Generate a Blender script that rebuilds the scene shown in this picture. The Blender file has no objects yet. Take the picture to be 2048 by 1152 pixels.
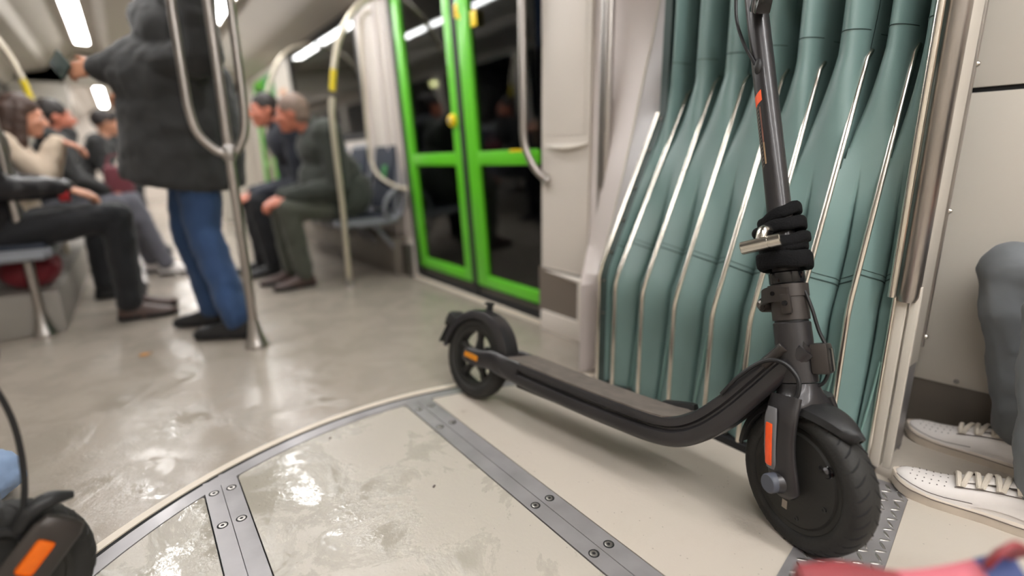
import bpy, bmesh, math, random
import numpy as np
from mathutils import Vector, Matrix, Euler
random.seed(7)
C = bpy.context.scene.collection
SC = bpy.context.scene
PI = math.pi
# ------------------------------------------------------------------ camera
F_PX, PITCH, ROLL, YAW, CAM_H = 1020.0, math.radians(13.9), math.radians(0.9), math.radians(36.2), 0.75
_f0 = Vector((math.sin(YAW), math.cos(YAW), 0)); _r0 = Vector((math.cos(YAW), -math.sin(YAW), 0)); _u0 = Vector((0, 0, 1))
FWD = _f0*math.cos(PITCH) - _u0*math.sin(PITCH)
_up = _u0*math.cos(PITCH) + _f0*math.sin(PITCH)
RGT = _r0*math.cos(ROLL) - _up*math.sin(ROLL)
UPV = _up*math.cos(ROLL) + _r0*math.sin(ROLL)
CAM = Vector((0, 0, CAM_H))
cd = bpy.data.cameras.new('camera'); cam = bpy.data.objects.new('camera', cd); C.objects.link(cam)
M = Matrix((( RGT.x, UPV.x, -FWD.x, CAM.x), (RGT.y, UPV.y, -FWD.y, CAM.y), (RGT.z, UPV.z, -FWD.z, CAM.z), (0, 0, 0, 1)))
cam.matrix_world = M
cd.sensor_fit = 'HORIZONTAL'; cd.sensor_width = 36; cd.lens = F_PX/2048*36; cd.clip_start = 0.02
cd.dof.use_dof = True; cd.dof.focus_distance = 1.06; cd.dof.aperture_fstop = 0.80
SC.camera = cam
# ------------------------------------------------------------------ world, exposure
w = bpy.data.worlds.new('night'); SC.world = w; w.use_nodes = True
bg = w.node_tree.nodes['Background']; bg.inputs[0].default_value = (0.004, 0.006, 0.010, 1); bg.inputs[1].default_value = 1.0
vs = SC.view_settings; vs.view_transform = 'Standard'; vs.look = 'None'; vs.gamma = 1; vs.use_curve_mapping = False
vs.exposure = 0.0
STRIP_POWER = 33.0        # ceiling light strips of the far section
NEAR_POWER = 52.0         # ceiling light strips of the near section, over the viewer

# ------------------------------------------------------------------ helpers: picture point -> place on a real plane
def _ray(px, py): return RGT*((px-1024)/F_PX) - UPV*((py-576)/F_PX) + FWD
def at_z(px, py, z=0.0):
    d = _ray(px, py); return CAM + d*((z-CAM.z)/d.z)
def at_x(px, py, x):
    d = _ray(px, py); return CAM + d*((x-CAM.x)/d.x)
def at_y(px, py, y):
    d = _ray(px, py); return CAM + d*((y-CAM.y)/d.y)
def at_pl(px, py, p, n):
    d = _ray(px, py); n = Vector(n); return CAM + d*(n.dot(Vector(p)-CAM)/n.dot(d))

# ------------------------------------------------------------------ materials
def lin(c):
    return tuple(((v/255)/12.92 if v/255 <= 0.04045 else ((v/255+0.055)/1.055)**2.4) for v in c) + (1,)
def mat(name, col, rough=0.5, metal=0.0, var=0.0, vscale=8.0, bump=0.0, bscale=60.0, coat=0.0, spec=0.5, sheen=0.0, rvar=0.0, aniso=None):
    m = bpy.data.materials.new(name); m.use_nodes = True
    nt = m.node_tree; N = nt.nodes; L = nt.links; b = N['Principled BSDF']
    c = lin(col); b.inputs['Base Color'].default_value = c
    b.inputs['Roughness'].default_value = rough; b.inputs['Metallic'].default_value = metal
    b.inputs['Coat Weight'].default_value = coat; b.inputs['Specular IOR Level'].default_value = spec
    b.inputs['Sheen Weight'].default_value = sheen
    tc = N.new('ShaderNodeTexCoord')
    if var > 0 or rvar > 0:
        n = N.new('ShaderNodeTexNoise'); n.inputs['Scale'].default_value = vscale; n.inputs['Detail'].default_value = 5
        L.new(tc.outputs['Object'], n.inputs['Vector'])
        if var > 0:
            r = N.new('ShaderNodeValToRGB')
            r.color_ramp.elements[0].position = 0.3; r.color_ramp.elements[1].position = 0.7
            r.color_ramp.elements[0].color = tuple(v*(1-var) for v in c[:3])+(1,)
            r.color_ramp.elements[1].color = tuple(min(1, v*(1+var)) for v in c[:3])+(1,)
            L.new(n.outputs['Fac'], r.inputs['Fac']); L.new(r.outputs['Color'], b.inputs['Base Color'])
        if rvar > 0:
            mr = N.new('ShaderNodeMapRange'); mr.inputs[1].default_value = .3; mr.inputs[2].default_value = .7
            mr.inputs[3].default_value = max(0.02, rough-rvar); mr.inputs[4].default_value = min(1, rough+rvar)
            L.new(n.outputs['Fac'], mr.inputs[0]); L.new(mr.outputs[0], b.inputs['Roughness'])
    if bump > 0:
        n2 = N.new('ShaderNodeTexNoise'); n2.inputs['Scale'].default_value = bscale; n2.inputs['Detail'].default_value = 4
        L.new(tc.outputs['Object'], n2.inputs['Vector'])
        if aniso:
            mp = N.new('ShaderNodeMapping'); mp.inputs['Scale'].default_value = aniso
            L.new(tc.outputs['Object'], mp.inputs['Vector']); L.new(mp.outputs[0], n2.inputs['Vector'])
        bp = N.new('ShaderNodeBump'); bp.inputs['Strength'].default_value = bump; bp.inputs['Distance'].default_value = 0.004
        L.new(n2.outputs['Fac'], bp.inputs['Height']); L.new(bp.outputs[0], b.inputs['Normal'])
    return m
def emit(name, col, strength):
    m = bpy.data.materials.new(name); m.use_nodes = True
    b = m.node_tree.nodes['Principled BSDF']; b.inputs['Base Color'].default_value = (.8, .8, .8, 1)
    b.inputs['Emission Color'].default_value = lin(col); b.inputs['Emission Strength'].default_value = strength
    return m
def floor_mat(name, c_dry, c_wet, wet_lo, wet_hi, speck=0.35, rough_dry=.42, rough_wet=.06, drying=0.0):
    """painted resin floor: two-tone puddle mottling, glossy where wet, fine dark specks"""
    m = bpy.data.materials.new(name); m.use_nodes = True
    nt = m.node_tree; N = nt.nodes; L = nt.links; b = N['Principled BSDF']
    tc = N.new('ShaderNodeTexCoord')
    mp = N.new('ShaderNodeMapping'); mp.inputs['Rotation'].default_value = (0, 0, .5); mp.inputs['Scale'].default_value = (1.0, 1.0, 1)
    L.new(tc.outputs['Object'], mp.inputs['Vector'])
    n1 = N.new('ShaderNodeTexNoise'); n1.inputs['Scale'].default_value = 5.5; n1.inputs['Detail'].default_value = 10; n1.inputs['Roughness'].default_value = .68
    n1.inputs['Distortion'].default_value = .5
    L.new(mp.outputs[0], n1.inputs['Vector'])
    wet = N.new('ShaderNodeMapRange'); wet.interpolation_type = 'SMOOTHSTEP'
    wet.inputs[1].default_value = wet_lo; wet.inputs[2].default_value = wet_hi; wet.inputs[3].default_value = 0; wet.inputs[4].default_value = 1
    if drying > 0:   # the puddles thin out towards the bellows side
        sx = N.new('ShaderNodeSeparateXYZ'); L.new(tc.outputs['Object'], sx.inputs[0])
        dm = N.new('ShaderNodeMapRange'); dm.inputs[1].default_value = .12; dm.inputs[2].default_value = .52; dm.inputs[3].default_value = 0; dm.inputs[4].default_value = -drying
        L.new(sx.outputs['X'], dm.inputs[0]); da = N.new('ShaderNodeMath'); da.operation = 'ADD'
        L.new(n1.outputs['Fac'], da.inputs[0]); L.new(dm.outputs[0], da.inputs[1]); L.new(da.outputs[0], wet.inputs[0])
    else: L.new(n1.outputs['Fac'], wet.inputs[0])
    mix = N.new('ShaderNodeMix'); mix.data_type = 'RGBA'
    mix.inputs[6].default_value = lin(c_dry); mix.inputs[7].default_value = lin(c_wet)
    L.new(wet.outputs[0], mix.inputs[0])
    # grain specks
    v = N.new('ShaderNodeTexVoronoi'); v.inputs['Scale'].default_value = 62
    L.new(tc.outputs['Object'], v.inputs['Vector'])
    sp = N.new('ShaderNodeMapRange'); sp.inputs[1].default_value = .075; sp.inputs[2].default_value = .13; sp.inputs[3].default_value = speck; sp.inputs[4].default_value = 0
    L.new(v.outputs['Distance'], sp.inputs[0])
    nz = N.new('ShaderNodeTexNoise'); nz.inputs['Scale'].default_value = 31
    L.new(tc.outputs['Object'], nz.inputs['Vector'])
    th = N.new('ShaderNodeMath'); th.operation = 'GREATER_THAN'; th.inputs[1].default_value = .53
    L.new(nz.outputs['Fac'], th.inputs[0])
    mu = N.new('ShaderNodeMath'); mu.operation = 'MULTIPLY'
    L.new(sp.outputs[0], mu.inputs[0]); L.new(th.outputs[0], mu.inputs[1])
    mix2 = N.new('ShaderNodeMix'); mix2.data_type = 'RGBA'; mix2.inputs[7].default_value = lin((70, 62, 54))
    L.new(mix.outputs[2], mix2.inputs[6]); L.new(mu.outputs[0], mix2.inputs[0])
    L.new(mix2.outputs[2], b.inputs['Base Color'])
    ro = N.new('ShaderNodeMapRange'); ro.inputs[3].default_value = rough_dry; ro.inputs[4].default_value = rough_wet
    L.new(wet.outputs[0], ro.inputs[0]); L.new(ro.outputs[0], b.inputs['Roughness'])
    n3 = N.new('ShaderNodeTexNoise'); n3.inputs['Scale'].default_value = 34; n3.inputs['Detail'].default_value = 5
    L.new(tc.outputs['Object'], n3.inputs['Vector'])
    n4 = N.new('ShaderNodeTexNoise'); n4.inputs['Scale'].default_value = 85; n4.inputs['Detail'].default_value = 4; n4.inputs['Distortion'].default_value = 1.2
    L.new(tc.outputs['Object'], n4.inputs['Vector'])
    wm = N.new('ShaderNodeMath'); wm.operation = 'MULTIPLY_ADD'; wm.inputs[1].default_value = .55
    L.new(n4.outputs['Fac'], wm.inputs[0]); L.new(n3.outputs['Fac'], wm.inputs[2])
    ad = N.new('ShaderNodeMath'); ad.operation = 'ADD'
    L.new(wm.outputs[0], ad.inputs[0]); L.new(wet.outputs[0], ad.inputs[1])
    bp = N.new('ShaderNodeBump'); bp.inputs['Strength'].default_value = .17; bp.inputs['Distance'].default_value = .004
    L.new(ad.outputs[0], bp.inputs['Height']); L.new(bp.outputs[0], b.inputs['Normal'])
    return m

MT = {}
MT['floor'] = floor_mat('floor_resin_wet', (161, 151, 140), (154, 145, 134), .44, .60, speck=.12, rough_dry=.24, rough_wet=.06)
MT['panel'] = floor_mat('floor_panel_damp', (178, 171, 160), (165, 159, 148), .39, .52, rough_dry=.32, rough_wet=.05, drying=.12)
MT['panel_dry'] = floor_mat('floor_panel_dry', (190, 181, 169), (184, 174, 161), .50, .75, rough_dry=.36, rough_wet=.25)
MT['steel'] = mat('brushed_steel', (176, 172, 168), .34, 1.0, var=.06, vscale=3, bump=.08, bscale=40, aniso=(1, 1, 12))
MT['steel_floor'] = mat('worn_floor_steel', (152, 149, 150), .40, .45, var=.12, vscale=14, rvar=.1)
MT['steel_dark'] = mat('dull_steel', (120, 116, 112), .4, 1.0, var=.08)
MT['alu'] = mat('polished_aluminium', (226, 220, 210), .22, 1.0, var=.04)
MT['cream'] = mat('cream_edge_resin', (216, 204, 188), .45, var=.05)
MT['gap'] = mat('joint_black', (20, 20, 22), .8)
MT['rubber'] = mat('door_rubber', (34, 34, 36), .6, bump=.1)
MT['wallp'] = mat('warm_white_laminate', (217, 209, 200), .42, var=.02, vscale=2, bump=.04, bscale=300)
MT['wallw'] = mat('white_laminate', (206, 199, 188), .38, var=.02, vscale=2, bump=.05, bscale=250)
MT['wallpink'] = mat('pale_moulded_plastic', (206, 196, 192), .4, var=.02)
MT['facet'] = mat('grey_moulded_plastic', (176, 172, 172), .4, var=.02)
MT['kick'] = mat('dark_kick_laminate', (112, 104, 95), .5, var=.06)
MT['recess'] = mat('taupe_recess', (112, 102, 92), .55)
MT['ceil'] = mat('ceiling_light_grey', (200, 194, 186), .5, var=.03, vscale=2)
MT['ceil2'] = mat('ceiling_cove_grey', (168, 158, 148), .45, var=.03, vscale=2)
MT['green'] = mat('green_door_paint', (98, 200, 38), .35, var=.05, vscale=3, coat=.3)
MT['yellow'] = mat('yellow_plastic', (240, 205, 20), .4)
MT['yellowgrip'] = mat('yellow_grip_paint', (214, 190, 20), .4, var=.05)
MT['pole'] = mat('satin_pole_steel', (172, 166, 161), .34, 1.0, var=.05, vscale=4)
MT['polecream'] = mat('cream_pole_paint', (196, 186, 166), .35, .3, var=.04)
MT['teal'] = mat('teal_bellows_vinyl', (112, 137, 134), .40, var=.08, vscale=5, bump=.12, bscale=420, spec=.5)
MT['tealdark'] = mat('dark_teal_flange', (58, 74, 72), .5, var=.1)
MT['seam'] = mat('dark_seam_thread', (52, 70, 68), .7)
MT['piping'] = mat('pale_teal_piping', (120, 152, 145), .5)
MT['black'] = mat('black_satin', (24, 24, 25), .42, var=.2, vscale=20)
MT['frame'] = mat('scooter_dark_grey_metal', (50, 48, 49), .33, .35, var=.12, vscale=9, bump=.05, bscale=500, coat=.12)
MT['frame2'] = mat('scooter_brown_grey_metal', (62, 57, 54), .42, .4, var=.1, vscale=9)
MT['plastic'] = mat('scooter_black_plastic', (28, 28, 29), .5, var=.25, vscale=14, bump=.15, bscale=300)
MT['hub'] = mat('dusty_hub_black', (33, 32, 29), .62, var=.3, vscale=9, bump=.1, bscale=200)
MT['tyre'] = mat('dusty_rubber', (35, 34, 32), .68, var=.35, vscale=11, bump=.25, bscale=180)
MT['grip'] = mat('deck_rubber_dusty', (112, 103, 95), .8, var=.15, vscale=30, bump=.7, bscale=700)
MT['cap'] = mat('grey_reflector_cap', (104, 104, 106), .45, var=.06)
MT['axlecap'] = mat('blue_grey_axle_cap', (72, 76, 86), .5)
MT['orange'] = mat('orange_reflector', (246, 84, 14), .3, var=.06, vscale=60, coat=.4)
MT['orange2'] = mat('deep_orange_reflector', (228, 106, 4), .35, var=.05, vscale=60)
MT['amber'] = mat('amber_reflector', (205, 128, 10), .3, var=.1, vscale=60)
MT['redor'] = mat('orange_red_band', (250, 96, 44), .4)
MT['print'] = mat('grey_stem_print', (150, 140, 128), .6)
MT['printr'] = mat('rust_stem_print', (128, 84, 68), .6, var=.3, vscale=40)
MT['printo'] = mat('tan_stem_print', (168, 138, 104), .6)
MT['cable'] = mat('black_cable', (18, 18, 20), .5)
MT['lockfab'] = mat('black_chain_sleeve', (8, 8, 10), .8, spec=.2, bump=.5, bscale=260, sheen=.0)
MT['chrome'] = mat('lock_steel', (204, 200, 192), .22, 1.0, var=.05)
MT['gloss'] = mat('black_gloss_plastic', (12, 12, 14), .12)
MT['lens'] = mat('dark_lens', (30, 28, 27), .12, coat=.6)
MT['seatgrey'] = mat('seat_frame_grey', (122, 124, 130), .45, var=.05)
MT['seatpad'] = mat('seat_pad_blue_grey', (38, 44, 56), .8, var=.12, vscale=40, bump=.2, bscale=300)
MT['seatlogo'] = mat('seat_pad_green_print', (70, 140, 80), .8)
MT['plinth'] = mat('plinth_grey', (150, 145, 138), .5, var=.05)
MT['skin'] = mat('skin', (206, 146, 120), .5, var=.05, vscale=12)
MT['skin2'] = mat('skin_ruddy', (196, 120, 96), .5, var=.05, vscale=12)
MT['skin3'] = mat('skin_olive', (186, 132, 104), .5, var=.05, vscale=12)
MT['eye'] = mat('eye_white', (225, 220, 214), .2)
MT['iris'] = mat('eye_dark', (40, 28, 22), .15)
MT['hairb'] = mat('brown_hair', (62, 42, 32), .6, var=.25, vscale=40, bump=.5, bscale=90)
MT['haird'] = mat('dark_hair', (34, 27, 24), .6, var=.25, vscale=40, bump=.5, bscale=90)
MT['hairg'] = mat('grey_hair', (130, 110, 98), .65, var=.2, vscale=40, bump=.4, bscale=90)
def cloth(n, c, r=.85, b=.35, s=16, **k): return mat(n, c, r, var=.16, vscale=7, bump=b, bscale=s, sheen=.12, **k)
MT['coat'] = cloth('charcoal_coat', (43, 43, 43))
MT['coatg'] = cloth('green_black_coat', (52, 56, 50))
MT['navy'] = cloth('navy_coat', (38, 42, 52))
MT['leather'] = mat('black_leather', (30, 28, 30), .4, var=.2, bump=.5, bscale=22)
MT['beige'] = cloth('beige_sweater', (188, 170, 150))
MT['burg'] = cloth('burgundy_top', (104, 48, 56))
MT['jeans'] = cloth('blue_denim', (40, 66, 104))
MT['jeansg'] = cloth('grey_denim', (112, 116, 120))
MT['trgrey'] = cloth('grey_trousers', (96, 96, 104))
MT['trgreen'] = cloth('olive_grey_trousers', (74, 76, 66))
MT['trblack'] = cloth('black_trousers', (22, 23, 27))
MT['shoeb'] = mat('black_shoe', (24, 24, 26), .5)
MT['shoebr'] = mat('brown_shoe', (72, 52, 46), .45)
MT['shoew'] = mat('white_leather', (222, 216, 212), .42, var=.04, vscale=20, bump=.1, bscale=120)
MT['shoesole'] = mat('sole_offwhite_worn', (196, 184, 170), .6, var=.12, vscale=18)
MT['lace'] = mat('lace_cotton_worn', (204, 194, 180), .85, bump=.4, bscale=500)
MT['hole'] = mat('perforation_dark', (96, 86, 84), .8)
MT['red'] = cloth('red_bag_fabric', (128, 38, 44), .6, .15)
MT['pink'] = cloth('pink_bag_fabric', (180, 92, 104), .6, .15)
MT['navyb'] = cloth('blue_bag_fabric', (42, 58, 110), .6, .15)
MT['blueclo'] = cloth('pale_blue_cloth', (128, 150, 182), .8, .3)
MT['redbag'] = cloth('dark_red_bag', (120, 24, 36), .6, .3)
MT['leaf'] = mat('dry_leaf', (184, 124, 52), .7, var=.25, vscale=60)
MT['poster'] = mat('green_poster', (60, 140, 70), .6, var=.3, vscale=6)
MT['posterw'] = mat('orange_white_notice', (214, 170, 140), .6, var=.2, vscale=9)
MT['red_cuff'] = cloth('red_cuff', (170, 40, 44))
MT['phone'] = mat('phone_dark_green', (52, 64, 60), .3)
MT['light'] = emit('strip_light', (250, 249, 248), STRIP_POWER)
MT['light_near'] = emit('strip_light_near', (250, 249, 248), NEAR_POWER)
MT['lamp'] = emit('street_lamp_glow', (255, 214, 150), 30)
# tinted window glass
g = bpy.data.materials.new('tinted_glass'); g.use_nodes = True
gb = g.node_tree.nodes['Principled BSDF']; gb.inputs['Base Color'].default_value = lin((72, 88, 88)); gb.inputs['Roughness'].default_value = .03
gb.inputs['Transmission Weight'].default_value = 1.0; gb.inputs['IOR'].default_value = 1.5
MT['glass'] = g
MT['outside'] = mat('night_street', (40, 42, 46), .8, var=.3, vscale=1.2)

# ------------------------------------------------------------------ mesh builder
def cr(pts, n=8, closed=False):
    """Catmull-Rom through pts"""
    P = [np.array(p, float) for p in pts]
    if len(P) < 3: 
        return [P[0]+(P[1]-P[0])*k/n for k in range(n+1)]
    out = []; m = len(P)
    rng = range(m) if closed else range(m-1)
    for i in rng:
        p0 = P[(i-1) % m] if (closed or i > 0) else 2*P[0]-P[1]
        p1 = P[i]; p2 = P[(i+1) % m]
        p3 = P[(i+2) % m] if (closed or i+2 < m) else 2*P[-1]-P[-2]
        for k in range(n):
            t = k/n
            out.append(.5*((2*p1)+(-p0+p2)*t+(2*p0-5*p1+4*p2-p3)*t*t+(-p0+3*p1-3*p2+p3)*t**3))
    if not closed: out.append(P[-1])
    return out
class MB:
    def __init__(s): s.v = []; s.f = []
    def add(s, V, Fc):
        o = len(s.v); s.v += [tuple(map(float, p)) for p in V]; s.f += [tuple(i+o for i in q) for q in Fc]; return s
    def xf(s, m):
        s.v = [tuple(m @ Vector(p)) for p in s.v]; return s
    def box(s, c, d, rot=None, bev=0.0):
        bm = bmesh.new(); bmesh.ops.create_cube(bm, size=1)
        bmesh.ops.scale(bm, vec=d, verts=bm.verts)
        if bev > 0: bmesh.ops.bevel(bm, geom=bm.edges[:]+bm.verts[:], offset=bev, segments=2, affect='EDGES', profile=.6)
        m = (rot.to_4x4() if rot is not None else Matrix.Identity(4)); c = Vector(c)
        bm.verts.index_update()
        V = [tuple(m @ v.co + c) for v in bm.verts]; Fc = [tuple(v.index for v in f.verts) for f in bm.faces]
        bm.free(); return s.add(V, Fc)
    def tube(s, pts, r, n=12, cap=True, closed=False, sec=None, up=None):
        """sweep: round (r number or list) or custom section sec=[(a,b)] scaled by r"""
        P = [np.array(p, float) for p in pts]; m = len(P)
        R = [r]*m if np.isscalar(r) else list(r)
        if len(R) != m: R = list(np.interp(np.linspace(0, 1, m), np.linspace(0, 1, len(R)), R))
        if sec is None: sec = [(math.cos(2*PI*k/n), math.sin(2*PI*k/n)) for k in range(n)]
        n = len(sec)
        T = []
        for i in range(m):
            a = P[(i-1) % m] if (closed or i > 0) else P[i]; b = P[(i+1) % m] if (closed or i < m-1) else P[i]
            t = b-a; T.append(t/(np.linalg.norm(t)+1e-12))
        if up is None:
            up = np.array((0, 0, 1.)) if abs(T[0][2]) < .9 else np.array((1., 0, 0))
            tr = True
        else: up = np.array(up, float); tr = False
        N = up-T[0]*np.dot(up, T[0]); N /= np.linalg.norm(N)
        V = []; Fc = []
        for i in range(m):
            if not tr: N = up-T[i]*np.dot(up, T[i])
            else: N = N-T[i]*np.dot(N, T[i])
            N = N/(np.linalg.norm(N)+1e-12); B = np.cross(T[i], N)
            for a, b in sec: V.append(P[i]+(N*a+B*b)*R[i])
        q = m if closed else m-1
        for i in range(q):
            for k in range(n):
                a = i*n+k; b = i*n+(k+1) % n; c = ((i+1) % m)*n+(k+1) % n; d = ((i+1) % m)*n+k
                Fc.append((a, b, c, d))
        if cap and not closed:
            Fc.append(tuple(range(n-1, -1, -1))); Fc.append(tuple((m-1)*n+k for k in range(n)))
        return s.add(V, Fc)
    def lathe(s, prof, n=24, o=(0, 0, 0), axis=(0, 0, 1), closed=False, arc=None):
        """prof = [(r, h)]"""
        ax = Vector(axis).normalized(); q = Vector((0, 0, 1)).rotation_difference(ax).to_matrix(); o = Vector(o)
        V = []; Fc = []; m = len(prof)
        a0, a1 = arc if arc else (0, 2*PI)
        nn = n+1 if arc else n
        for k in range(nn):
            a = a0+(a1-a0)*k/n
            for r, h in prof: V.append(q @ Vector((r*math.cos(a), r*math.sin(a), h))+o)
        for k in range(n):
            k2 = k+1 if arc else (k+1) % n
            for i in range(m if closed else m-1):
                j = (i+1) % m
                Fc.append((k*m+i, k2*m+i, k2*m+j, k*m+j))
        if not closed and not arc:
            if prof[0][0] > 1e-6: Fc.append(tuple(k*m for k in range(n-1, -1, -1)))
            if prof[-1][0] > 1e-6: Fc.append(tuple(k*m+m-1 for k in range(n)))
        if arc and closed:
            Fc.append(tuple(range(m-1, -1, -1))); Fc.append(tuple(n*m+i for i in range(m)))
        return s.add(V, Fc)
    def prism(s, poly, a, b=None, up=(0, 0, 1)):
        """poly: list of 3D points; extruded by vector a"""
        n = len(poly); a = Vector(a); P = [Vector(p) for p in poly]
        V = P+[p+a for p in P]
        Fc = [tuple(range(n-1, -1, -1)), tuple(range(n, 2*n))]+[(i, (i+1) % n, n+(i+1) % n, n+i) for i in range(n)]
        return s.add(V, Fc)
    def grid(s, fn, nu, nv):
        V = [fn(i/nu, j/nv) for j in range(nv+1) for i in range(nu+1)]
        Fc = [(j*(nu+1)+i, j*(nu+1)+i+1, (j+1)*(nu+1)+i+1, (j+1)*(nu+1)+i) for j in range(nv) for i in range(nu)]
        return s.add(V, Fc)
    def loft(s, secs, cap=True):
        n = len(secs[0]); V = [p for q in secs for p in q]; Fc = []
        for i in range(len(secs)-1):
            for k in range(n): Fc.append((i*n+k, i*n+(k+1) % n, (i+1)*n+(k+1) % n, (i+1)*n+k))
        if cap: Fc += [tuple(range(n-1, -1, -1)), tuple((len(secs)-1)*n+k for k in range(n))]
        return s.add(V, Fc)
    def ell(s, c, rx, ry, rz, m=None, n=14):
        V = []; Fc = []; c = Vector(c)
        for i in range(n+1):
            th = PI*i/n
            for k in range(n):
                a = 2*PI*k/n; p = Vector((rx*math.sin(th)*math.cos(a), ry*math.sin(th)*math.sin(a), rz*math.cos(th)))
                V.append((m @ p if m is not None else p)+c)
        for i in range(n):
            for k in range(n): Fc.append((i*n+k, (i+1)*n+k, (i+1)*n+(k+1) % n, i*n+(k+1) % n))
        return s.add(V, Fc)
    def cap(s, a, b, ra, rb, n=12):
        """tapered capsule"""
        a = np.array(a, float); b = np.array(b, float); d = b-a; L = np.linalg.norm(d)+1e-9; d /= L
        pts = []; rr = []
        for k in range(5):
            t = PI/2*(k/4)
            pts.append(a-d*ra*math.cos(t)); rr.append(max(1e-4, ra*math.sin(t)))
        for k in range(5):
            t = PI/2*(k/4)
            pts.append(b+d*rb*math.sin(t)); rr.append(max(1e-4, rb*math.cos(t)))
        return s.tube(pts, rr, n)
    def build(s, name, m, parent=None, smooth=40, data=None):
        me = bpy.data.meshes.new(name); me.from_pydata(s.v, [], s.f); me.validate()
        bm = bmesh.new(); bm.from_mesh(me); bmesh.ops.remove_doubles(bm, verts=bm.verts, dist=1e-6)
        bmesh.ops.recalc_face_normals(bm, faces=bm.faces); bm.to_mesh(me); bm.free()
        me.materials.append(MT[m] if isinstance(m, str) else m)
        if smooth:
            me.polygons.foreach_set('use_smooth', [True]*len(me.polygons)); me.set_sharp_from_angle(angle=math.radians(smooth))
        o = bpy.data.objects.new(name, me); C.objects.link(o)
        if parent is not None: o.parent = parent
        return o
def tag(o, label, cat, group=None, kind=None):
    o['label'] = label; o['category'] = cat
    if group: o['group'] = group
    if kind: o['kind'] = kind
    return o
def thing(name, label, cat, loc=(0, 0, 0), group=None, mw=None):
    o = bpy.data.objects.new(name, None); C.objects.link(o); o.empty_display_size = .05
    if mw is not None: o.matrix_world = mw
    else: o.location = loc
    return tag(o, label, cat, group)
def struct(o, label=None, cat=None):
    o['kind'] = 'structure'
    if label: o['label'] = label
    if cat: o['category'] = cat
    return o
def clone(o, parent=None):
    c = o.copy(); C.objects.link(c)
    if parent is not None: c.parent = parent
    for ch in o.children: clone(ch, c)
    return c
def remesh(mb, name, m, parent, voxel=.008, smooth=4, disp=None):
    """one continuous surface out of overlapping closed shapes"""
    me = bpy.data.meshes.new(name); me.from_pydata(mb.v, [], mb.f)
    bm = bmesh.new(); bm.from_mesh(me); bmesh.ops.remove_doubles(bm, verts=bm.verts, dist=1e-6)
    bmesh.ops.recalc_face_normals(bm, faces=bm.faces); bm.to_mesh(me); bm.free()
    o = bpy.data.objects.new(name, me); C.objects.link(o)
    r = o.modifiers.new('r', 'REMESH'); r.mode = 'VOXEL'; r.voxel_size = voxel; r.use_smooth_shade = True
    if smooth:
        k = o.modifiers.new('s', 'SMOOTH'); k.iterations = smooth; k.factor = .5
    if disp:
        tx = bpy.data.textures.new(name+'_folds', 'CLOUDS'); tx.noise_scale = disp[1]; tx.noise_depth = 2
        d = o.modifiers.new('d', 'DISPLACE'); d.texture = tx; d.strength = disp[0]; d.mid_level = .5; d.texture_coords = 'GLOBAL'
    dg = bpy.context.evaluated_depsgraph_get()
    new = bpy.data.meshes.new_from_object(o.evaluated_get(dg))
    o.modifiers.clear(); o.data = new; bpy.data.meshes.remove(me); new.name = name
    new.materials.clear(); new.materials.append(MT[m])
    new.polygons.foreach_set('use_smooth', [True]*len(new.polygons))
    if parent is not None: o.parent = parent
    return o

# =================================================================== FLOOR
DC = Vector((.531, .415, 0)); DR = 1.05
X0, X1, Y0, Y1 = -1.0, 1.85, -2.6, 15.0
NSEG = 160
def outer_pt(a):
    dx, dy = math.cos(a), math.sin(a); t = 1e9
    if dx > 1e-9: t = min(t, (X1-DC.x)/dx)
    if dx < -1e-9: t = min(t, (X0-DC.x)/dx)
    if dy > 1e-9: t = min(t, (Y1-DC.y)/dy)
    if dy < -1e-9: t = min(t, (Y0-DC.y)/dy)
    return (DC.x+dx*t, DC.y+dy*t)
angs = sorted(set([2*PI*k/NSEG for k in range(NSEG)]+[math.atan2(y-DC.y, x-DC.x) % (2*PI) for x in (X0, X1) for y in (Y0, Y1)]))
mb = MB(); n = len(angs); RO = DR+.0215
V = [(DC.x+math.cos(a)*RO, DC.y+math.sin(a)*RO, 0) for a in angs]+[outer_pt(a)+(0,) for a in angs]
V += [(x, y, -.04) for x, y, z in V]
Fc = []
for k in range(n):
    j = (k+1) % n
    Fc += [(k, n+k, n+j, j), (2*n+k, 2*n+j, 3*n+j, 3*n+k), (k, j, 2*n+j, 2*n+k), (n+k, 3*n+k, 3*n+j, n+j)]
mb.add(V, Fc)
floor = struct(mb.build('floor', 'floor', smooth=30), 'grey beige resin tram floor with wet patches around the turntable disc')
def ring(name, r0, r1, z0, z1, m, parent):
    b = MB(); b.lathe([(r0, z0), (r1, z0), (r1, z1), (r0, z1)], n=160, o=DC, closed=True); return b.build(name, m, parent, 30)
ring('edge_ring', DR-.001, DR+.021, -.02, .0018, 'cream', floor)['label'] = 'thin cream edge ring'
ring('joint_ring', DR-.0135, DR-.001, -.02, -.0012, 'gap', floor)
ring('steel_ring', DR-.052, DR-.0135, -.02, .0008, 'steel_floor', floor)['label'] = 'steel rim of turntable'
b = MB(); b.lathe([(0, -.03), (DR+.02, -.03), (DR+.02, -.021), (0, -.021)], n=64, o=DC); b.build('turntable_base', 'gap', floor)
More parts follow.
